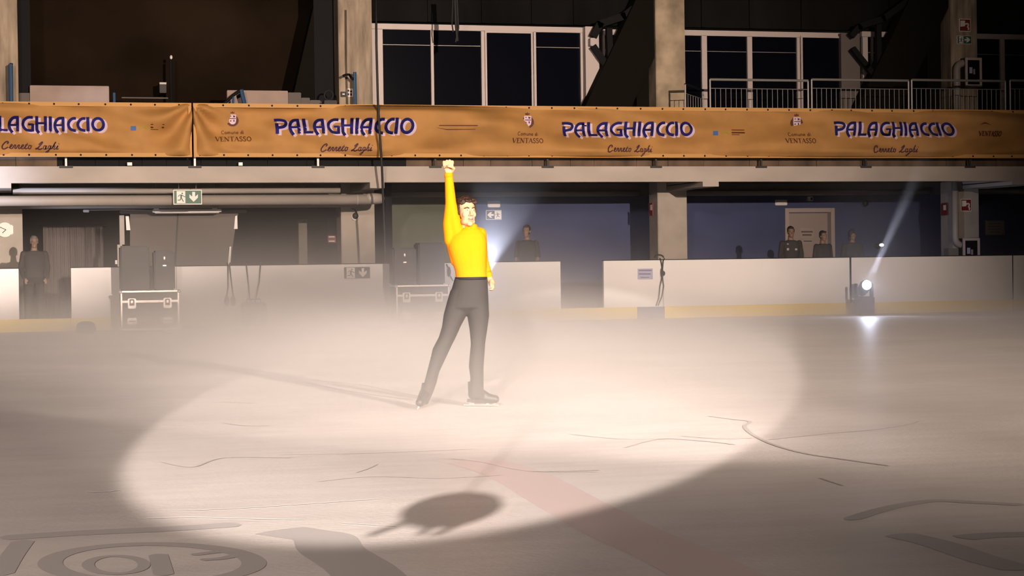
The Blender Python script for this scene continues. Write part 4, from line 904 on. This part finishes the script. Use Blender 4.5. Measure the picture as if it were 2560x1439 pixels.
speaker(1047, 606, 1113, 712, YC+0.05, 0.5, zt2, 'tall loudspeaker fading in fog, touching the skater outline')
# cables over the boards
def cable(pts, label, blobs=(), r_=0.013):
    q = [P(a, b_, YB-0.03-c) for a, b_, c in pts[0]]
    r = tag(empty('cable_drop', (q[0].x, YB-0.03, 1.2)), label, 'cable', 'cables hung over the rink boards')
    for pp in pts: MB().tube([P(a, b_, YB-0.03-c) for a, b_, c in pp], r_, 8).build('cable_strand', M['cable'], r, smooth=True)
    for (a, b_, rx, rz) in blobs: MB().ball(P(a, b_, YB-0.06), (rx, 0.045, rz), 12).build('plug', M['cable'], r, smooth=True)
cable([[(568, 657, -0.06), (570, 665, 0), (570, 720, 0), (566, 745, 0.02)], [(575, 657, -0.06), (574, 665, 0), (578, 700, 0), (584, 745, 0.02)]], 'pair of thin cables over the board with plugs, below the partition edge', [(567, 752, 0.05, 0.11), (583, 752, 0.055, 0.10)])
cable([[(615, 655, -0.06), (616, 664, 0), (622, 720, 0), (624, 745, 0.1), (630, 757, 0.4)], [(652, 655, -0.06), (651, 664, 0), (648, 705, 0), (641, 740, 0.1), (637, 757, 0.4)]], 'two cables over the board leading to the dark device')
cable([[(1650, 646, -0.1), (1652, 651, 0), (1656, 672, 0)], [(1661, 646, -0.1), (1658, 651, 0), (1656, 672, 0)], [(1655, 692, 0), (1650, 715, 0), (1647, 745, 0), (1640, 764, 0)], [(1656, 692, 0), (1659, 715, 0), (1655, 740, 0), (1645, 764, 0)]], 'looped cable with a plug block over the board by the paper notice', [(1655, 682, 0.03, 0.11), (1659, 683, 0.032, 0.05)])
o = MB().tube([P(1648+12*0+(11*math.cos(a)), 644-7*math.sin(a), YB-0.0) for a in [math.pi*k/10 for k in range(11)]], 0.016, 8).build('cable_loop', M['cable'], bpy.data.objects['cable_drop.002'], smooth=True)
cable([[(1116, 660, 0), (1120, 668, 0)], [(1126, 690, 0), (1133, 702, 0)]], 'cable with a plug block half hidden by the skater', [(1123, 679, 0.032, 0.10)])
x0, x1, z0, z1 = R4(606, 748, 668, 790, YB-0.75)
r = tag(empty('fog_machine', ((x0+x1)/2, YB-0.75, 0)), 'dark low fog machine on the ice, lost in fog under two cables', 'machine')
MB().box(x0, x1, YB-0.75, YB-0.4, 0.04, z1-0.06, 0.03).build('machine_body', M['caseblack'], r); MB().tube([(x0+0.1, YB-0.58, z1-0.07), (x0+0.1, YB-0.58, z1+0.0), (x1-0.1, YB-0.58, z1+0.0), (x1-0.1, YB-0.58, z1-0.07)], 0.012, 8).build('carry_handle', M['cable'], r)
MB().tube([((x0+x1)/2, YB-0.75, 0.2), ((x0+x1)/2, YB-0.83, 0.2)], 0.04, 12).build('nozzle', M['blacksteel'], r)
for t in (0.15, 0.85): MB().tube([(x0+(x1-x0)*t, YB-0.6, 0), (x0+(x1-x0)*t, YB-0.6, 0.05)], 0.02, 8).build('rubber_foot', M['cable'], r)
x0, x1, z0, z1 = R4(190, 800, 240, 822, YB-1.6)
r = tag(empty('low_floor_light', ((x0+x1)/2, YB-1.6, 0)), 'low dark floor light lying in fog left of the flight case', 'lamp')
MB().box(x0, x1, YB-1.7, YB-1.4, 0, z1*0.6, 0.03).build('lamp_base', M['caseblack'], r); MB().ball(((x0+x1)/2, YB-1.55, z1*0.6), (0.17, 0.13, 0.08), 14).build('lamp_dome', M['caseblack'], r, smooth=True)
# moving-head beam lamps
def beamlamp(px, py, Y, tgt_px, label, watts, half, standz=0.0, lens='lens', pool=True, lr=0.105, col=COOL):
    c = P(px, py, Y); r = tag(empty('beam_lamp', (c.x, Y, standz)), label, 'lamp', 'moving-head beam lamps')
    MB().box(c.x-0.17, c.x+0.17, Y+0.0, Y+0.3, standz, max(standz+0.08, c.z-0.24), 0.02).build('lamp_base', M['caseblack'], r)
    for s in (-1, 1): MB().box(c.x+s*0.17-0.02, c.x+s*0.17+0.02, Y+0.1, Y+0.22, max(standz+0.06, c.z-0.28), c.z+0.03, 0.01).build('yoke_arm', M['caseblack'], r)
    t = P(*tgt_px); d = (t-c).normalized()
    hd = MB().tube([c-d*0.28+Vector((0, 0.12, 0)), c-d*0.03+Vector((0, 0.06, 0))], [0.10, 0.125], 20).build('lamp_head', M['caseblack'], r, smooth=True)
    MB().ball(c+Vector((0, 0.02, 0)), (lr, 0.03, lr*0.94), 20).build('lens', M[lens], hd, smooth=True)
    o = spot('beam_lamp_light', c+d*0.16, t, half, watts, col, 0.4, 0.06)
    o = spot('beam_halo_light', c+Vector((0, -0.08, 0.04)), c+CW(-0.1, -3, 0.3), 75, HALO_W, COOL, 1.0, 0.05)  # wide spot added for the halo and pool around the lens
    return r
beamlamp(2168, 712, YB-0.9, (2312, 395, YB-5), 'bright round beam lamp on the ice before the right boards', BEAM1_W, 1.9)
beamlamp(1196, 716, YB-0.9, (1262, 480, YB-5), 'bright beam lamp hidden behind the waist of the skater', BEAM2_W, 9, pool=False)
# small lamp added to model the bright spot in the right beam
c = P(2205, 612, YB+0.75)
r = tag(empty('bright_spot_lamp', (c.x, YB+0.75, CZ)), 'small lamp added for the bright spot above the right rink board', 'lamp')
MB().tube([(c.x, YB+0.8, CZ), (c.x, YB+0.8, c.z-0.08)], 0.02, 8).build('stand', M['cable'], r)
hd = MB().tube([(c.x, YB+0.95, c.z-0.02), (c.x, YB+0.78, c.z)], [0.07, 0.075], 16).build('lamp_head', M['caseblack'], r, smooth=True); MB().ball((c.x, YB+0.77, c.z), (0.05, 0.015, 0.03), 14).build('lens', M['lensb'], hd, smooth=True)
l = bpy.data.lights.new('bright_spot_light', 'SPOT'); l.energy = BRIGHT_SPOT_W; l.color = COOL; l.spot_size = math.radians(100); l.spot_blend = 1; l.shadow_soft_size = 0.05
o = bpy.data.objects.new('bright_spot_light', l); C.objects.link(o); o.location = (c.x+0.1, YB+0.7, c.z); o.rotation_euler = (Vector((2.2, 0.9, -0.1))).to_track_quat('-Z', 'Y').to_euler()
# bright lamp just outside the frame on the left, washing the beam end
spot('beam_wash_light', P(-420, 560, YF-2.0), P(-70, 462, YF), 15, WASH_W, COOL, 1.0, 0.1)
# ------------------------------------------------------------------ the skater
SD = 15.5
WF = Vector((math.sin(TH), math.cos(TH), 0))
OS = SP(1165, 1016, SD); OS.z = 0
def L(px, py, dy=0.0):
    p = SP(px, py, SD+dy) - OS; return Vector((p.x*R0.x+p.y*R0.y, p.x*WF.x+p.y*WF.y, SP(px, py, SD+dy).z))
PX = 1/ (FOC/SD)                                # metres per pixel at the skater
def seg(mb, pts, n=16):                         # joined tapered limb: list of (point, radius)
    for i in range(len(pts)-1): mb.tube([pts[i][0], pts[i+1][0]], [pts[i][1], pts[i+1][1]], n)
    for p, r in pts: mb.ball(p, r, n)
    return mb
sk = bpy.data.objects.new('person', None)
# head frame: face turned to the picture's right
HC = L(1165.5, 531, 0.0); HA = math.radians(24)
HR = Matrix.Rotation(HA, 3, 'Z') @ Matrix.Rotation(math.radians(-4), 3, 'X')
def H(x, y, z): return HC + HR @ Vector((x, y, z))
def head_shapes(mb, H, HR, sc=1.0, mouth_open=True, n=18):
    def b(c, r): mb.ball(H(*[k*sc for k in c]), tuple(k*sc for k in r), n, HR)
    b((0, .012, .035), (.074, .094, .088)); b((0, -.028, .0), (.066, .066, .082)); b((0, -.034, -.05), (.056, .058, .066))
    b((0, -.068, -.098), (.026, .024, .022)); b((.036, -.03, -.078), (.022, .04, .026)); b((-.036, -.03, -.078), (.022, .04, .026))
    for s in (-1, 1):
        b((s*.038, -.064, -.022), (.022, .020, .026)); b((s*.077, .006, -.008), (.010, .019, .031)); b((s*.082, .012, .002), (.008, .014, .022))
        b((s*.026, -.083, .029), (.024, .011, .008))
    def t(a, c, r0, r1): mb.tube([H(*[k*sc for k in a]), H(*[k*sc for k in c])], [r0*sc, r1*sc], 10); mb.ball(H(*[k*sc for k in c]), r1*sc, 10)
    t((0, -.084, .028), (0, -.117, -.026), .008, .0125); b((.012, -.100, -.031), (.009, .012, .008)); b((-.012, -.100, -.031), (.009, .012, .008))
    b((0, -.088, -.050), (.024, .012, .007)); b((0, -.086, -.076 if mouth_open else -.064), (.021, .012, .008))
    return mb
def gon(px, py, dy=0.0): return L(px, py, dy)
bd = MB()
head_shapes(bd, H, HR)
bd.loft([(H(0, .02, -.05), .052, .055), (L(1169, 570, .02), .054, .056), (L(1172, 585, .02), .062, .058), (L(1175, 600, .02), .09, .06)], 18)
# torso under the sweater
TOR = [(566, 1178, .055, .06), (575, 1174, .085, .075), (584, 1171, .13, .088), (600, 1168, .150, .100), (625, 1168, .148, .108), (650, 1172, .132, .102), (675, 1176, .117, .096), (692, 1178, .117, .096), (715, 1175, .135, .105), (745, 1170, .150, .112), (775, 1167, .155, .110)]
bd.loft([(L(cx, py, .02), a-.012, b-.012) for py, cx, a, b in TOR], 22)
SHR = L(1142, 583, .01); ELR = L(1127, 508, -.03); WRR = L(1121.5, 434, -.02)
SHL = L(1199, 585, .03); ELL = L(1207, 646, .12); WRL = L(1221.5, 690, .03)
seg(bd, [(SHR, .050), (ELR, .038), (WRR, .026)]); seg(bd, [(SHL, .048), (ELL, .037), (WRL, .026)])
HIPR = L(1141, 758, .02); KNR = L(1105, 872, .0); ANR = L(1062, 988, .02)
HIPL = L(1196, 758, .02); KNL = L(1196, 872, .0); ANL = L(1190, 985, .02)
seg(bd, [(HIPR, .064), (KNR, .044), (ANR, .034)]); seg(bd, [(HIPL, .064), (KNL, .044), (ANL, .034)])
# raised fist: palm block, four curled fingers, thumb across them
F0 = L(1121, 416, -.02); ft = (F0-WRR).normalized()
def FP(x, y, z): return F0+Vector((x, y, z))
bd.ball(FP(0, .006, -.008), (.041, .022, .043), 14); bd.loft([(WRR, .026, .023), (FP(0, 0, -.03), .034, .022)], 14)
for i, x in enumerate((-.036, -.012, .012, .035)):
    k = (.92, 1.0, 1.02, .95)[i]; zt_ = (.036, .044, .046, .038)[i]
    seg(bd, [(FP(x, .006, zt_-.012), .0125), (FP(x, -.030, zt_), .0120), (FP(x*.95, -.046, zt_-.030*k), .0112), (FP(x*.92, -.026, zt_-.046*k), .0100)], 10)
seg(bd, [(FP(.030, -.004, -.040), .014), (FP(.046, -.030, -.018), .0130), (FP(.024, -.056, -.004), .0120), (FP(.002, -.060, .000), .0105)], 10)
# lowered left hand, loosely curled
HL0 = L(1229, 706, .01); hd_ = (HL0-WRL).normalized(); hs = hd_.cross(Vector((0, 1, 0))).normalized()
def HP(a, b_, c): return HL0 + hd_*a + Vector((0, 1, 0))*b_ + hs*c
bd.ball(HL0, (.026, .038, .036), 12); seg(bd, [(WRL, .024), (HL0, .028)])
for i, y in enumerate((-.030, -.010, .011, .030)):
    ln = (.9, 1.0, 1.05, .85)[i]
    seg(bd, [(HP(.020, y, 0), .0115), (HP(.020+.026*ln, y, -.004), .0105), (HP(.018+.040*ln, y, -.020), .0095), (HP(.014+.036*ln, y, -.036), .0085)], 10)
seg(bd, [(HP(-.012, -.030, 0), .013), (HP(.010, -.050, -.010), .0115), (HP(.034, -.052, -.018), .0100)], 10)
me = remesh(bd, 0.0042, 4, 'person'); sk = link('person', me, M['skin'])
sk.location = OS; sk.rotation_euler = (0, 0, -TH)
tag(sk, 'figure skater in a yellow top and black trousers, one fist raised high, mouth open', 'person')
def child(me_or_mb, name, mt, smooth=True):
    me = me_or_mb.mesh(name) if isinstance(me_or_mb, MB) else me_or_mb
    o = link(name, me, M[mt], None, smooth); o.parent = sk; return o
# sweater
sw = MB(); G_ = .004
TS = [(560, 1176, .052, .058), (568, 1176, .062, .064), (576, 1173, .105, .082), (586, 1170, .140, .098), (600, 1168, .160, .110), (622, 1168.5, .160, .118), (650, 1172.5, .144, .112), (675, 1176.5, .130, .106), (690, 1178.5, .130, .106)]
sw.loft([(L(cx, py, .02), a, b) for py, cx, a, b in TS]+[(L(1178.5, 695, .02), .128, .104)], 26)
seg(sw, [(SHR+Vector((0, 0, -.03)), .066), (SHR, .064), (ELR, .046), (WRR+Vector((.001, 0, -.014)), .0335)], 18)
seg(sw, [(L(1128, 600, .01), .058), (L(1124, 560, 0), .056), (ELR, .046)], 16)
seg(sw, [(SHL, .058), (ELL, .044), (WRL, .032)], 18)
seg(sw, [(L(1131, 598, .02), .060), (L(1143, 650, .02), .058)], 16)
child(remesh(sw, 0.006, 5, 'sweater'), 'sweater', 'sweater')
cuf = MB(); cuf.tube([WRR+Vector((0, 0, -.03)), WRR+Vector((0, 0, .006))], [.0355, .0345], 20); child(cuf, 'cuff', 'sweater')
cuf = MB(); cuf.tube([WRL-hd_*.03, WRL+hd_*.004], [.035, .034], 20); child(cuf, 'cuff', 'sweater')
col = MB(); col.loft([(L(1176, 570, .02), .064, .066), (L(1171, 559, .018), .059, .062)], 22); child(col, 'collar', 'sweater')
# trousers: waist, hips and two flared legs lofted through the traced widths
tr = MB()
def wring(pxa, pxb, py, dep, dy=.02): a, b_ = L(pxa, py, dy), L(pxb, py, dy); return ((a+b_)/2, (b_-a).length/2, dep)
tr.loft([wring(1137, 1219, 693, .112), wring(1131, 1219.5, 715, .118), wring(1122, 1221, 745, .128), wring(1114, 1222, 768, .126), wring(1117, 1219, 778, .085), wring(1134, 1204, 788, .04)], 28)
tr.loft([wring(1126, 1180, 725, .105), wring(1117, 1176, 755, .112), wring(1109, 1168, 785, .108), wring(1105, 1152, 815, .100), wring(1097, 1140, 842, .092), wring(1082, 1126, 870, .088), wring(1075, 1112, 900, .086), wring(1067, 1098, 930, .085), wring(1060, 1091, 958, .087), wring(1050, 1083, 980, .092), wring(1043, 1076, 996, .094), wring(1044, 1071, 1007, .085)], 22)
tr.loft([wring(1166, 1219, 725, .105), wring(1164, 1221, 755, .11), wring(1168, 1223, 788, .106), wring(1174, 1218, 825, .096), wring(1177, 1213, 858, .086), wring(1174, 1211, 890, .084), wring(1172, 1209, 915, .086), wring(1176, 1209, 945, .088), wring(1171, 1209, 970, .092), wring(1171, 1211, 982, .094), wring(1172, 1212, 994, .09)], 22)
child(remesh(tr, 0.007, 7, 'trousers'), 'trousers', 'trousers')
wb = MB(); wb.loft([wring(1137.5, 1218.5, 699, .118), wring(1137, 1219, 692, .117)], 30); child(wb, 'waistband', 'black')
# skates: boot in its trouser-coloured cover, heel, sole and blade
def skate(base, toe_dir, up, name='skate'):
    f = toe_dir.normalized(); u = up.normalized(); s = f.cross(u).normalized()
    def q(a, b_, c): return base+f*a+s*b_+u*c
    mb = MB()
    rings = [(q(-.06, 0, .20), .048, .055), (q(-.055, 0, .13), .046, .052)]
    mb.ball(q(-.05, 0, .10), (.046, .046, .05), 14); mb.tube([q(-.05, 0, .20), q(-.05, 0, .08)], [.048, .046], 16)
    mb.tube([q(-.03, 0, .12), q(.07, 0, .065), q(.135, 0, .055)], [.050, .040, .032], 16); mb.ball(q(.135, 0, .055), .034, 14); mb.tube([q(-.07, 0, .055), q(.13, 0, .045)], [.032, .028], 12)
    bt = child(remesh(mb, 0.006, 3, name), name, 'boot')
    def part(mb2, n_, mt): o = link(n_, mb2.mesh(n_), M[mt]); o.parent = bt; return o
    h = MB()
    def obox(a0, a1, w_, c0, c1): 
        vs = [q(a, b_, c) for a in (a0, a1) for b_ in (-w_, w_) for c in (c0, c1)]; h.add(vs, [(0, 1, 3, 2), (4, 6, 7, 5), (0, 4, 5, 1), (2, 3, 7, 6), (0, 2, 6, 4), (1, 5, 7, 3)])
    obox(-.10, -.03, .028, .030, .055); part(h, 'heel', 'boot')
    h = MB(); obox(-.135, .165, .004, 0.0, .012); part(h, 'blade', 'blade')
    h = MB(); obox(-.09, -.045, .006, .010, .034); obox(.06, .085, .006, .010, .034); obox(.115, .14, .006, .008, .034); part(h, 'blade_stanchion', 'blade')
skate(L(1199, 1013.5, .05)*1.0 + Vector((0, 0, 0)), Vector((1, -.25, 0)), Vector((0, 0, 1)))
b0 = L(1054, 1018, -.05); b0.z = 0.004
skate(b0, Vector((-.16, -1, 0)), Vector((.22, 0, 1)))
# hair: cap and wavy quiff
hr = MB()
def hb(c, r): hr.ball(H(*c), r, 12, HR)
hb((0, .028, .058), (.077, .090, .078)); hb((0, .05, .015), (.072, .062, .07))
for s in (-1, 1):
    hb((s*.071, -.005, .03), (.012, .03, .045)); hb((s*.0745, -.02, .0), (.007, .012, .026))
rr_ = random.Random(3)
for k in range(26):
    x = -.066+.132*(k % 13)/12; row = k//13; y = -.058+.03*row+rr_.uniform(-.006, .006); z = .094+.020*row-abs(x)*.35+rr_.uniform(-.004, .008)
    a = Vector((x, y, z)); b_ = a+Vector((rr_.uniform(-.014, .014), .03, .014)); c_ = b_+Vector((rr_.uniform(-.012, .012), .03, -.002))
    seg(hr, [(H(*a), .0135), (H(*b_), .015), (H(*c_), .012)], 8)
for x, y, z, r in ((-.012, -.082, .086, .011), (.004, -.086, .080, .009), (-.028, -.078, .092, .012), (.045, -.066, .100, .014), (.058, -.05, .098, .014), (.030, -.074, .098, .013), (-.05, -.06, .094, .012)): hr.ball(H(x, y, z), r, 10)
child(remesh(hr, 0.0038, 7, 'hair'), 'hair', 'hair')
for s in (-1, 1):
    e = MB(); e.ball(H(s*.029, -.0835, .010), (.0125, .008, .0060), 12, HR); ey = child(e, 'eye', 'eye')
    e = MB(); e.ball(H(s*.029+.002, -.0910, .010), (.0048, .002, .0048), 10, HR); o = link('iris', e.mesh('iris'), M['iris'], None, True); o.parent = ey
    e = MB(); e.tube([H(s*.012, -.0975, .0265), H(s*.030, -.0985, .0325), H(s*.050, -.083, .0265)], [.0034, .0044, .0025], 8); child(e, 'eyebrow', 'hair')
e = MB(); e.ball(H(0, -.0935, -.064), (.0185, .0075, .0115), 14, HR); mo = child(e, 'mouth', 'mouthdark')
e = MB(); e.ball(H(0, -.0975, -.0565), (.013, .004, .0030), 10, HR); o = link('teeth', e.mesh('teeth'), M['teeth'], None, True); o.parent = mo
e = MB(); e.tube([H(-.021, -.091, -.062), H(-.010, -.1005, -.0525), H(0, -.102, -.054), H(.010, -.1005, -.0525), H(.021, -.091, -.062)], [.002, .0035, .0035, .0035, .002], 8); child(e, 'upper_lip', 'lip')
e = MB(); e.tube([H(-.021, -.091, -.063), H(-.010, -.099, -.0745), H(0, -.1005, -.0765), H(.010, -.099, -.0745), H(.021, -.091, -.063)], [.002, .0035, .004, .0035, .002], 8); child(e, 'lower_lip', 'lip')

# ------------------------------------------------------------------ people behind the boards
def person(px, pyt, dY, label, top='tee', hair='hairblack', skin='skin2', turn=0.0, hood=False, arms=0.0, bulk=1.0, badge=None):
    Y = YB+dY; t = P(px, pyt, Y); zt_ = t.z; Ht = zt_-CZ; k = Ht/1.75
    def q(x, y, z): return Vector((x*k*(bulk if abs(z) < 1.46 else 1), y*k, z*k))
    rz = -TH*0.6+turn
    b = MB(); hc = q(0, 0, 1.63); HRm = Matrix.Rotation(0, 3, 'Z')
    Hh = lambda x, y, z: hc+Vector((x, y, z))*k
    head_shapes(b, Hh, HRm, k*0.97, False, 12)
    b.loft([(q(0, .02, 1.57), .052, .055), (q(0, .03, 1.46), .062, .06), (q(0, .03, 1.42), .10, .07)], 14)
    tor = [(1.46, .08, .07), (1.43, .165, .09), (1.36, .195, .11), (1.2, .175, .12), (1.05, .155, .11), (.95, .165, .115), (.85, .165, .11)]
    b.loft([(q(0, .02, z), (a-.012)*bulk, c-.012) for z, a, c in tor], 16)
    arm = {}
    for s in (-1, 1):
        sh, el, wr, ha = q(s*.185, .02, 1.40), q(s*.235, .03, 1.13), q(s*.20, -.12+arms, .93+abs(arms)), q(s*.17, -.17+arms, .88+abs(arms))
        seg(b, [(sh, .046), (el, .037), (wr, .027)], 10); b.ball(ha, (.03, .035, .045), 10); arm[s] = (sh, el, wr)
        for i in range(4): seg(b, [(ha+Vector((s*(-.02+.013*i), -.02, -.02)), .010), (ha+Vector((s*(-.02+.013*i), -.035, -.05)), .009), (ha+Vector((s*(-.02+.013*i), -.025, -.075)), .008)], 6)
        seg(b, [(ha+Vector((-s*.02, -.01, .01)), .011), (ha+Vector((-s*.045, -.03, -.02)), .010)], 6)
        seg(b, [(q(s*.09, .02, .88), .075), (q(s*.10, .0, .48), .052), (q(s*.11, .03, .09), .036)], 10)
        b.loft([(q(s*.11, .06, .05), .035, .035), (q(s*.115, -.02, .045), .042, .05), (q(s*.12, -.12, .03), .04, .04)], 10)
    o = link('person', remesh(b, 0.011, 3, 'person'), M[skin]); o.location = (t.x, Y, CZ); o.rotation_euler = (0, 0, rz)
    tag(o, label, 'person')
    def ch(mb, n_, mt, vox=0.012, it=3): c = link(n_, remesh(mb, vox, it, n_), M[mt]); c.parent = o; return c
    s_ = MB(); s_.loft([(q(0, .02, z), (a+.006)*bulk, c+.008) for z, a, c in tor], 18)
    for s in (-1, 1):
        sh, el, wr = arm[s]; seg(s_, [(sh, .062), (el, .050), (wr if top != 'tee' else sh*.35+el*.65, .038)], 12)
    if hood: s_.ball(hc+Vector((0, .015, .03))*k, (.104*k, .100*k, .120*k), 14); s_.ball(hc+Vector((0, .04, -.06))*k, (.10*k, .09*k, .09*k), 12)
    tp = ch(s_, 'jacket' if top != 'tee' else 'shirt', top)
    l_ = MB(); l_.loft([(q(0, .02, z), a*bulk, c) for z, a, c in ((1.0, .158, .115), (.92, .175, .125), (.82, .172, .12))], 16)
    for s in (-1, 1): seg(l_, [(q(s*.09, .02, .88), .088), (q(s*.10, .0, .48), .066), (q(s*.11, .03, .10), .055)], 12)
    ch(l_, 'trousers', 'trousers')
    for s in (-1, 1):
        f_ = MB(); f_.loft([(q(s*.11, .075, .045), .04, .045), (q(s*.115, -.02, .045), .047, .05), (q(s*.12, -.14, .035), .043, .035)], 12); ch(f_, 'shoe', 'black', 0.01, 1)
    if hair:
        h_ = MB(); h_.ball(Hh(0, .03, .055), (.078*k, .088*k, .082*k), 14); h_.ball(Hh(0, .05, .01), (.074*k, .062*k, .075*k), 12)
        for s in (-1, 1): h_.ball(Hh(s*.07, .0, .035), (.012*k, .035*k, .04*k), 8)
        h_.ball(Hh(0, -.05, .095), (.055*k, .035*k, .025*k), 10)
        ch(h_, 'hair', hair, 0.007, 2)
    for s in (-1, 1):
        e = MB(); e.ball(Hh(s*.029, -.083, .010), (.013*k, .009*k, .006*k), 8); c = link('eye', e.mesh('eye'), M['iris'], None, True); c.parent = o
    e = MB(); e.ball(Hh(0, -.093, -.056), (.022*k, .006*k, .005*k), 8); c = link('mouth', e.mesh('mouth'), M['lip'], None, True); c.parent = o
    for (bx, bz, bw, bh) in badge or ():
        e = MB(); e.box(bx-bw, bx+bw, -.128, -.10, bz-bh, bz+bh, 0.004); c = link('badge', e.mesh('badge'), M['paperdim'], None); c.parent = tp
    return o
M['jacket'] = mat('dark_jacket', (0.028, 0.026, 0.026), 0.85)
M['jacketgrey'] = mat('charcoal_hoodie', (0.035, 0.034, 0.038), 0.9)
person(85, 590, 0.55, 'grey-haired bearded man in a dark jumper standing in the left gateway', 'jacket', 'hairgrey', 'skin2', 0.25, bulk=1.12)
person(1316, 563, 0.9, 'young man in a dark T-shirt behind the boards, right of the skater', 'tee', 'hairblack', 'skin2', -0.45, bulk=1.0)
person(1977, 566, 0.75, 'black-haired young man in a dark printed shirt before the white door', 'jacket', 'hairblack', 'skin2', 0.0, badge=[(-.10, 1.38, .02, .012), (-.10, 1.27, .025, .025), (.08, 1.265, .025, .02)])
person(2058, 577, 0.75, 'short-haired person in a dark top at the right edge of the white door', 'jacket', 'hairblack', 'skin2', 0.4)
person(2131, 574, 0.75, 'person in a dark hooded jacket right of the white door', 'jacketgrey', None, 'skin2', 0.05, hood=True)
# unseen body added between follow spot and ice to throw the oval shadow
tt = LA + (G(1130, 1272)-LA)*CASTER_T
r = tag(empty('unseen_shadow_caster', (tt.x, tt.y, tt.z)), 'unseen oval blocker added over the ice for its shadow', 'loudspeaker')
MB().ball(tt, (0.150, 0.12, 0.112), 20).build('caster_shell', M['speaker'], r, smooth=True)
for a, b_ in (((-0.09, -0.07), (-0.17, -0.155)), ((0.075, -0.08), (0.02, -0.16)), ((-0.02, -0.10), (-0.02, -0.155))):
    MB().tube([tt+CW(a[0], 0, a[1]), tt+CW(b_[0], 0, b_[1])], 0.014, 8).build('caster_prong', M['blacksteel'], r)
MB().tube([tt+Vector((0, 0, 0.1)), tt+Vector((0, 0, 6.0))], 0.004, 6).build('caster_wire', M['blacksteel'], r)
# ------------------------------------------------------------------ the fog: one scattering volume over the ice
def haze():
    mt = bpy.data.materials.new('fog'); mt.use_nodes = True; nt = mt.node_tree; nt.nodes.remove(nt.nodes['Principled BSDF']); out = nt.nodes['Material Output']
    N = nt.nodes.new; LK = nt.links.new
    v = N('ShaderNodeVolumePrincipled'); v.inputs['Color'].default_value = (0.76, 0.745, 0.74, 1); v.inputs['Anisotropy'].default_value = 0.15
    g = N('ShaderNodeNewGeometry'); sp = N('ShaderNodeSeparateXYZ'); LK(g.outputs['Position'], sp.inputs[0])
    def mth(op, a, b=None, c=None):
        n = N('ShaderNodeMath'); n.operation = op
        for i, x in enumerate((a, b, c)):
            if x is None: continue
            if isinstance(x, (int, float)): n.inputs[i].default_value = x
            else: LK(x, n.inputs[i])
        return n.outputs[0]
    X, Y, Z = sp.outputs
    def expz(s0, h):
        q = mth('DIVIDE', Z, h); return mth('MULTIPLY', mth('EXPONENT', mth('MULTIPLY', mth('MULTIPLY', q, q), -1.0)), s0)
    def gauss(cx, cy, rx, ry):
        a = mth('DIVIDE', mth('SUBTRACT', X, cx), rx); b = mth('DIVIDE', mth('SUBTRACT', Y, cy), ry)
        return mth('EXPONENT', mth('MULTIPLY', mth('ADD', mth('MULTIPLY', a, a), mth('MULTIPLY', b, b)), -1.0))
    tot = mth('ADD', expz(*HZ_BASE), HZ_AIR)
    for (lat, dep, rx, ry, s0, h) in HZ_BLOBS:
        c = CW(lat, dep, 0); tot = mth('ADD', tot, mth('MULTIPLY', gauss(c.x, c.y, rx, ry), expz(s0, h)))
    mp = N('ShaderNodeMapping'); mp.inputs['Scale'].default_value = (0.5, 0.35, 1.1); LK(g.outputs['Position'], mp.inputs[0])
    n = N('ShaderNodeTexNoise'); n.inputs['Scale'].default_value = 1.0; n.inputs['Detail'].default_value = 2; LK(mp.outputs[0], n.inputs['Vector'])
    tot = mth('MULTIPLY', tot, mth('ADD', mth('MULTIPLY', n.outputs[0], 1.3), 0.35))
    LK(tot, v.inputs['Density']); LK(v.outputs[0], out.inputs['Volume'])
    o = MB().box(-14, 26, HZ_Y0, YW-0.01, 0.001, HZ_TOP).build('haze', mt); tag(o, kind='stuff')
    tag(o, 'pale fog lying over the ice'); 
    return o
if HAZE: haze()
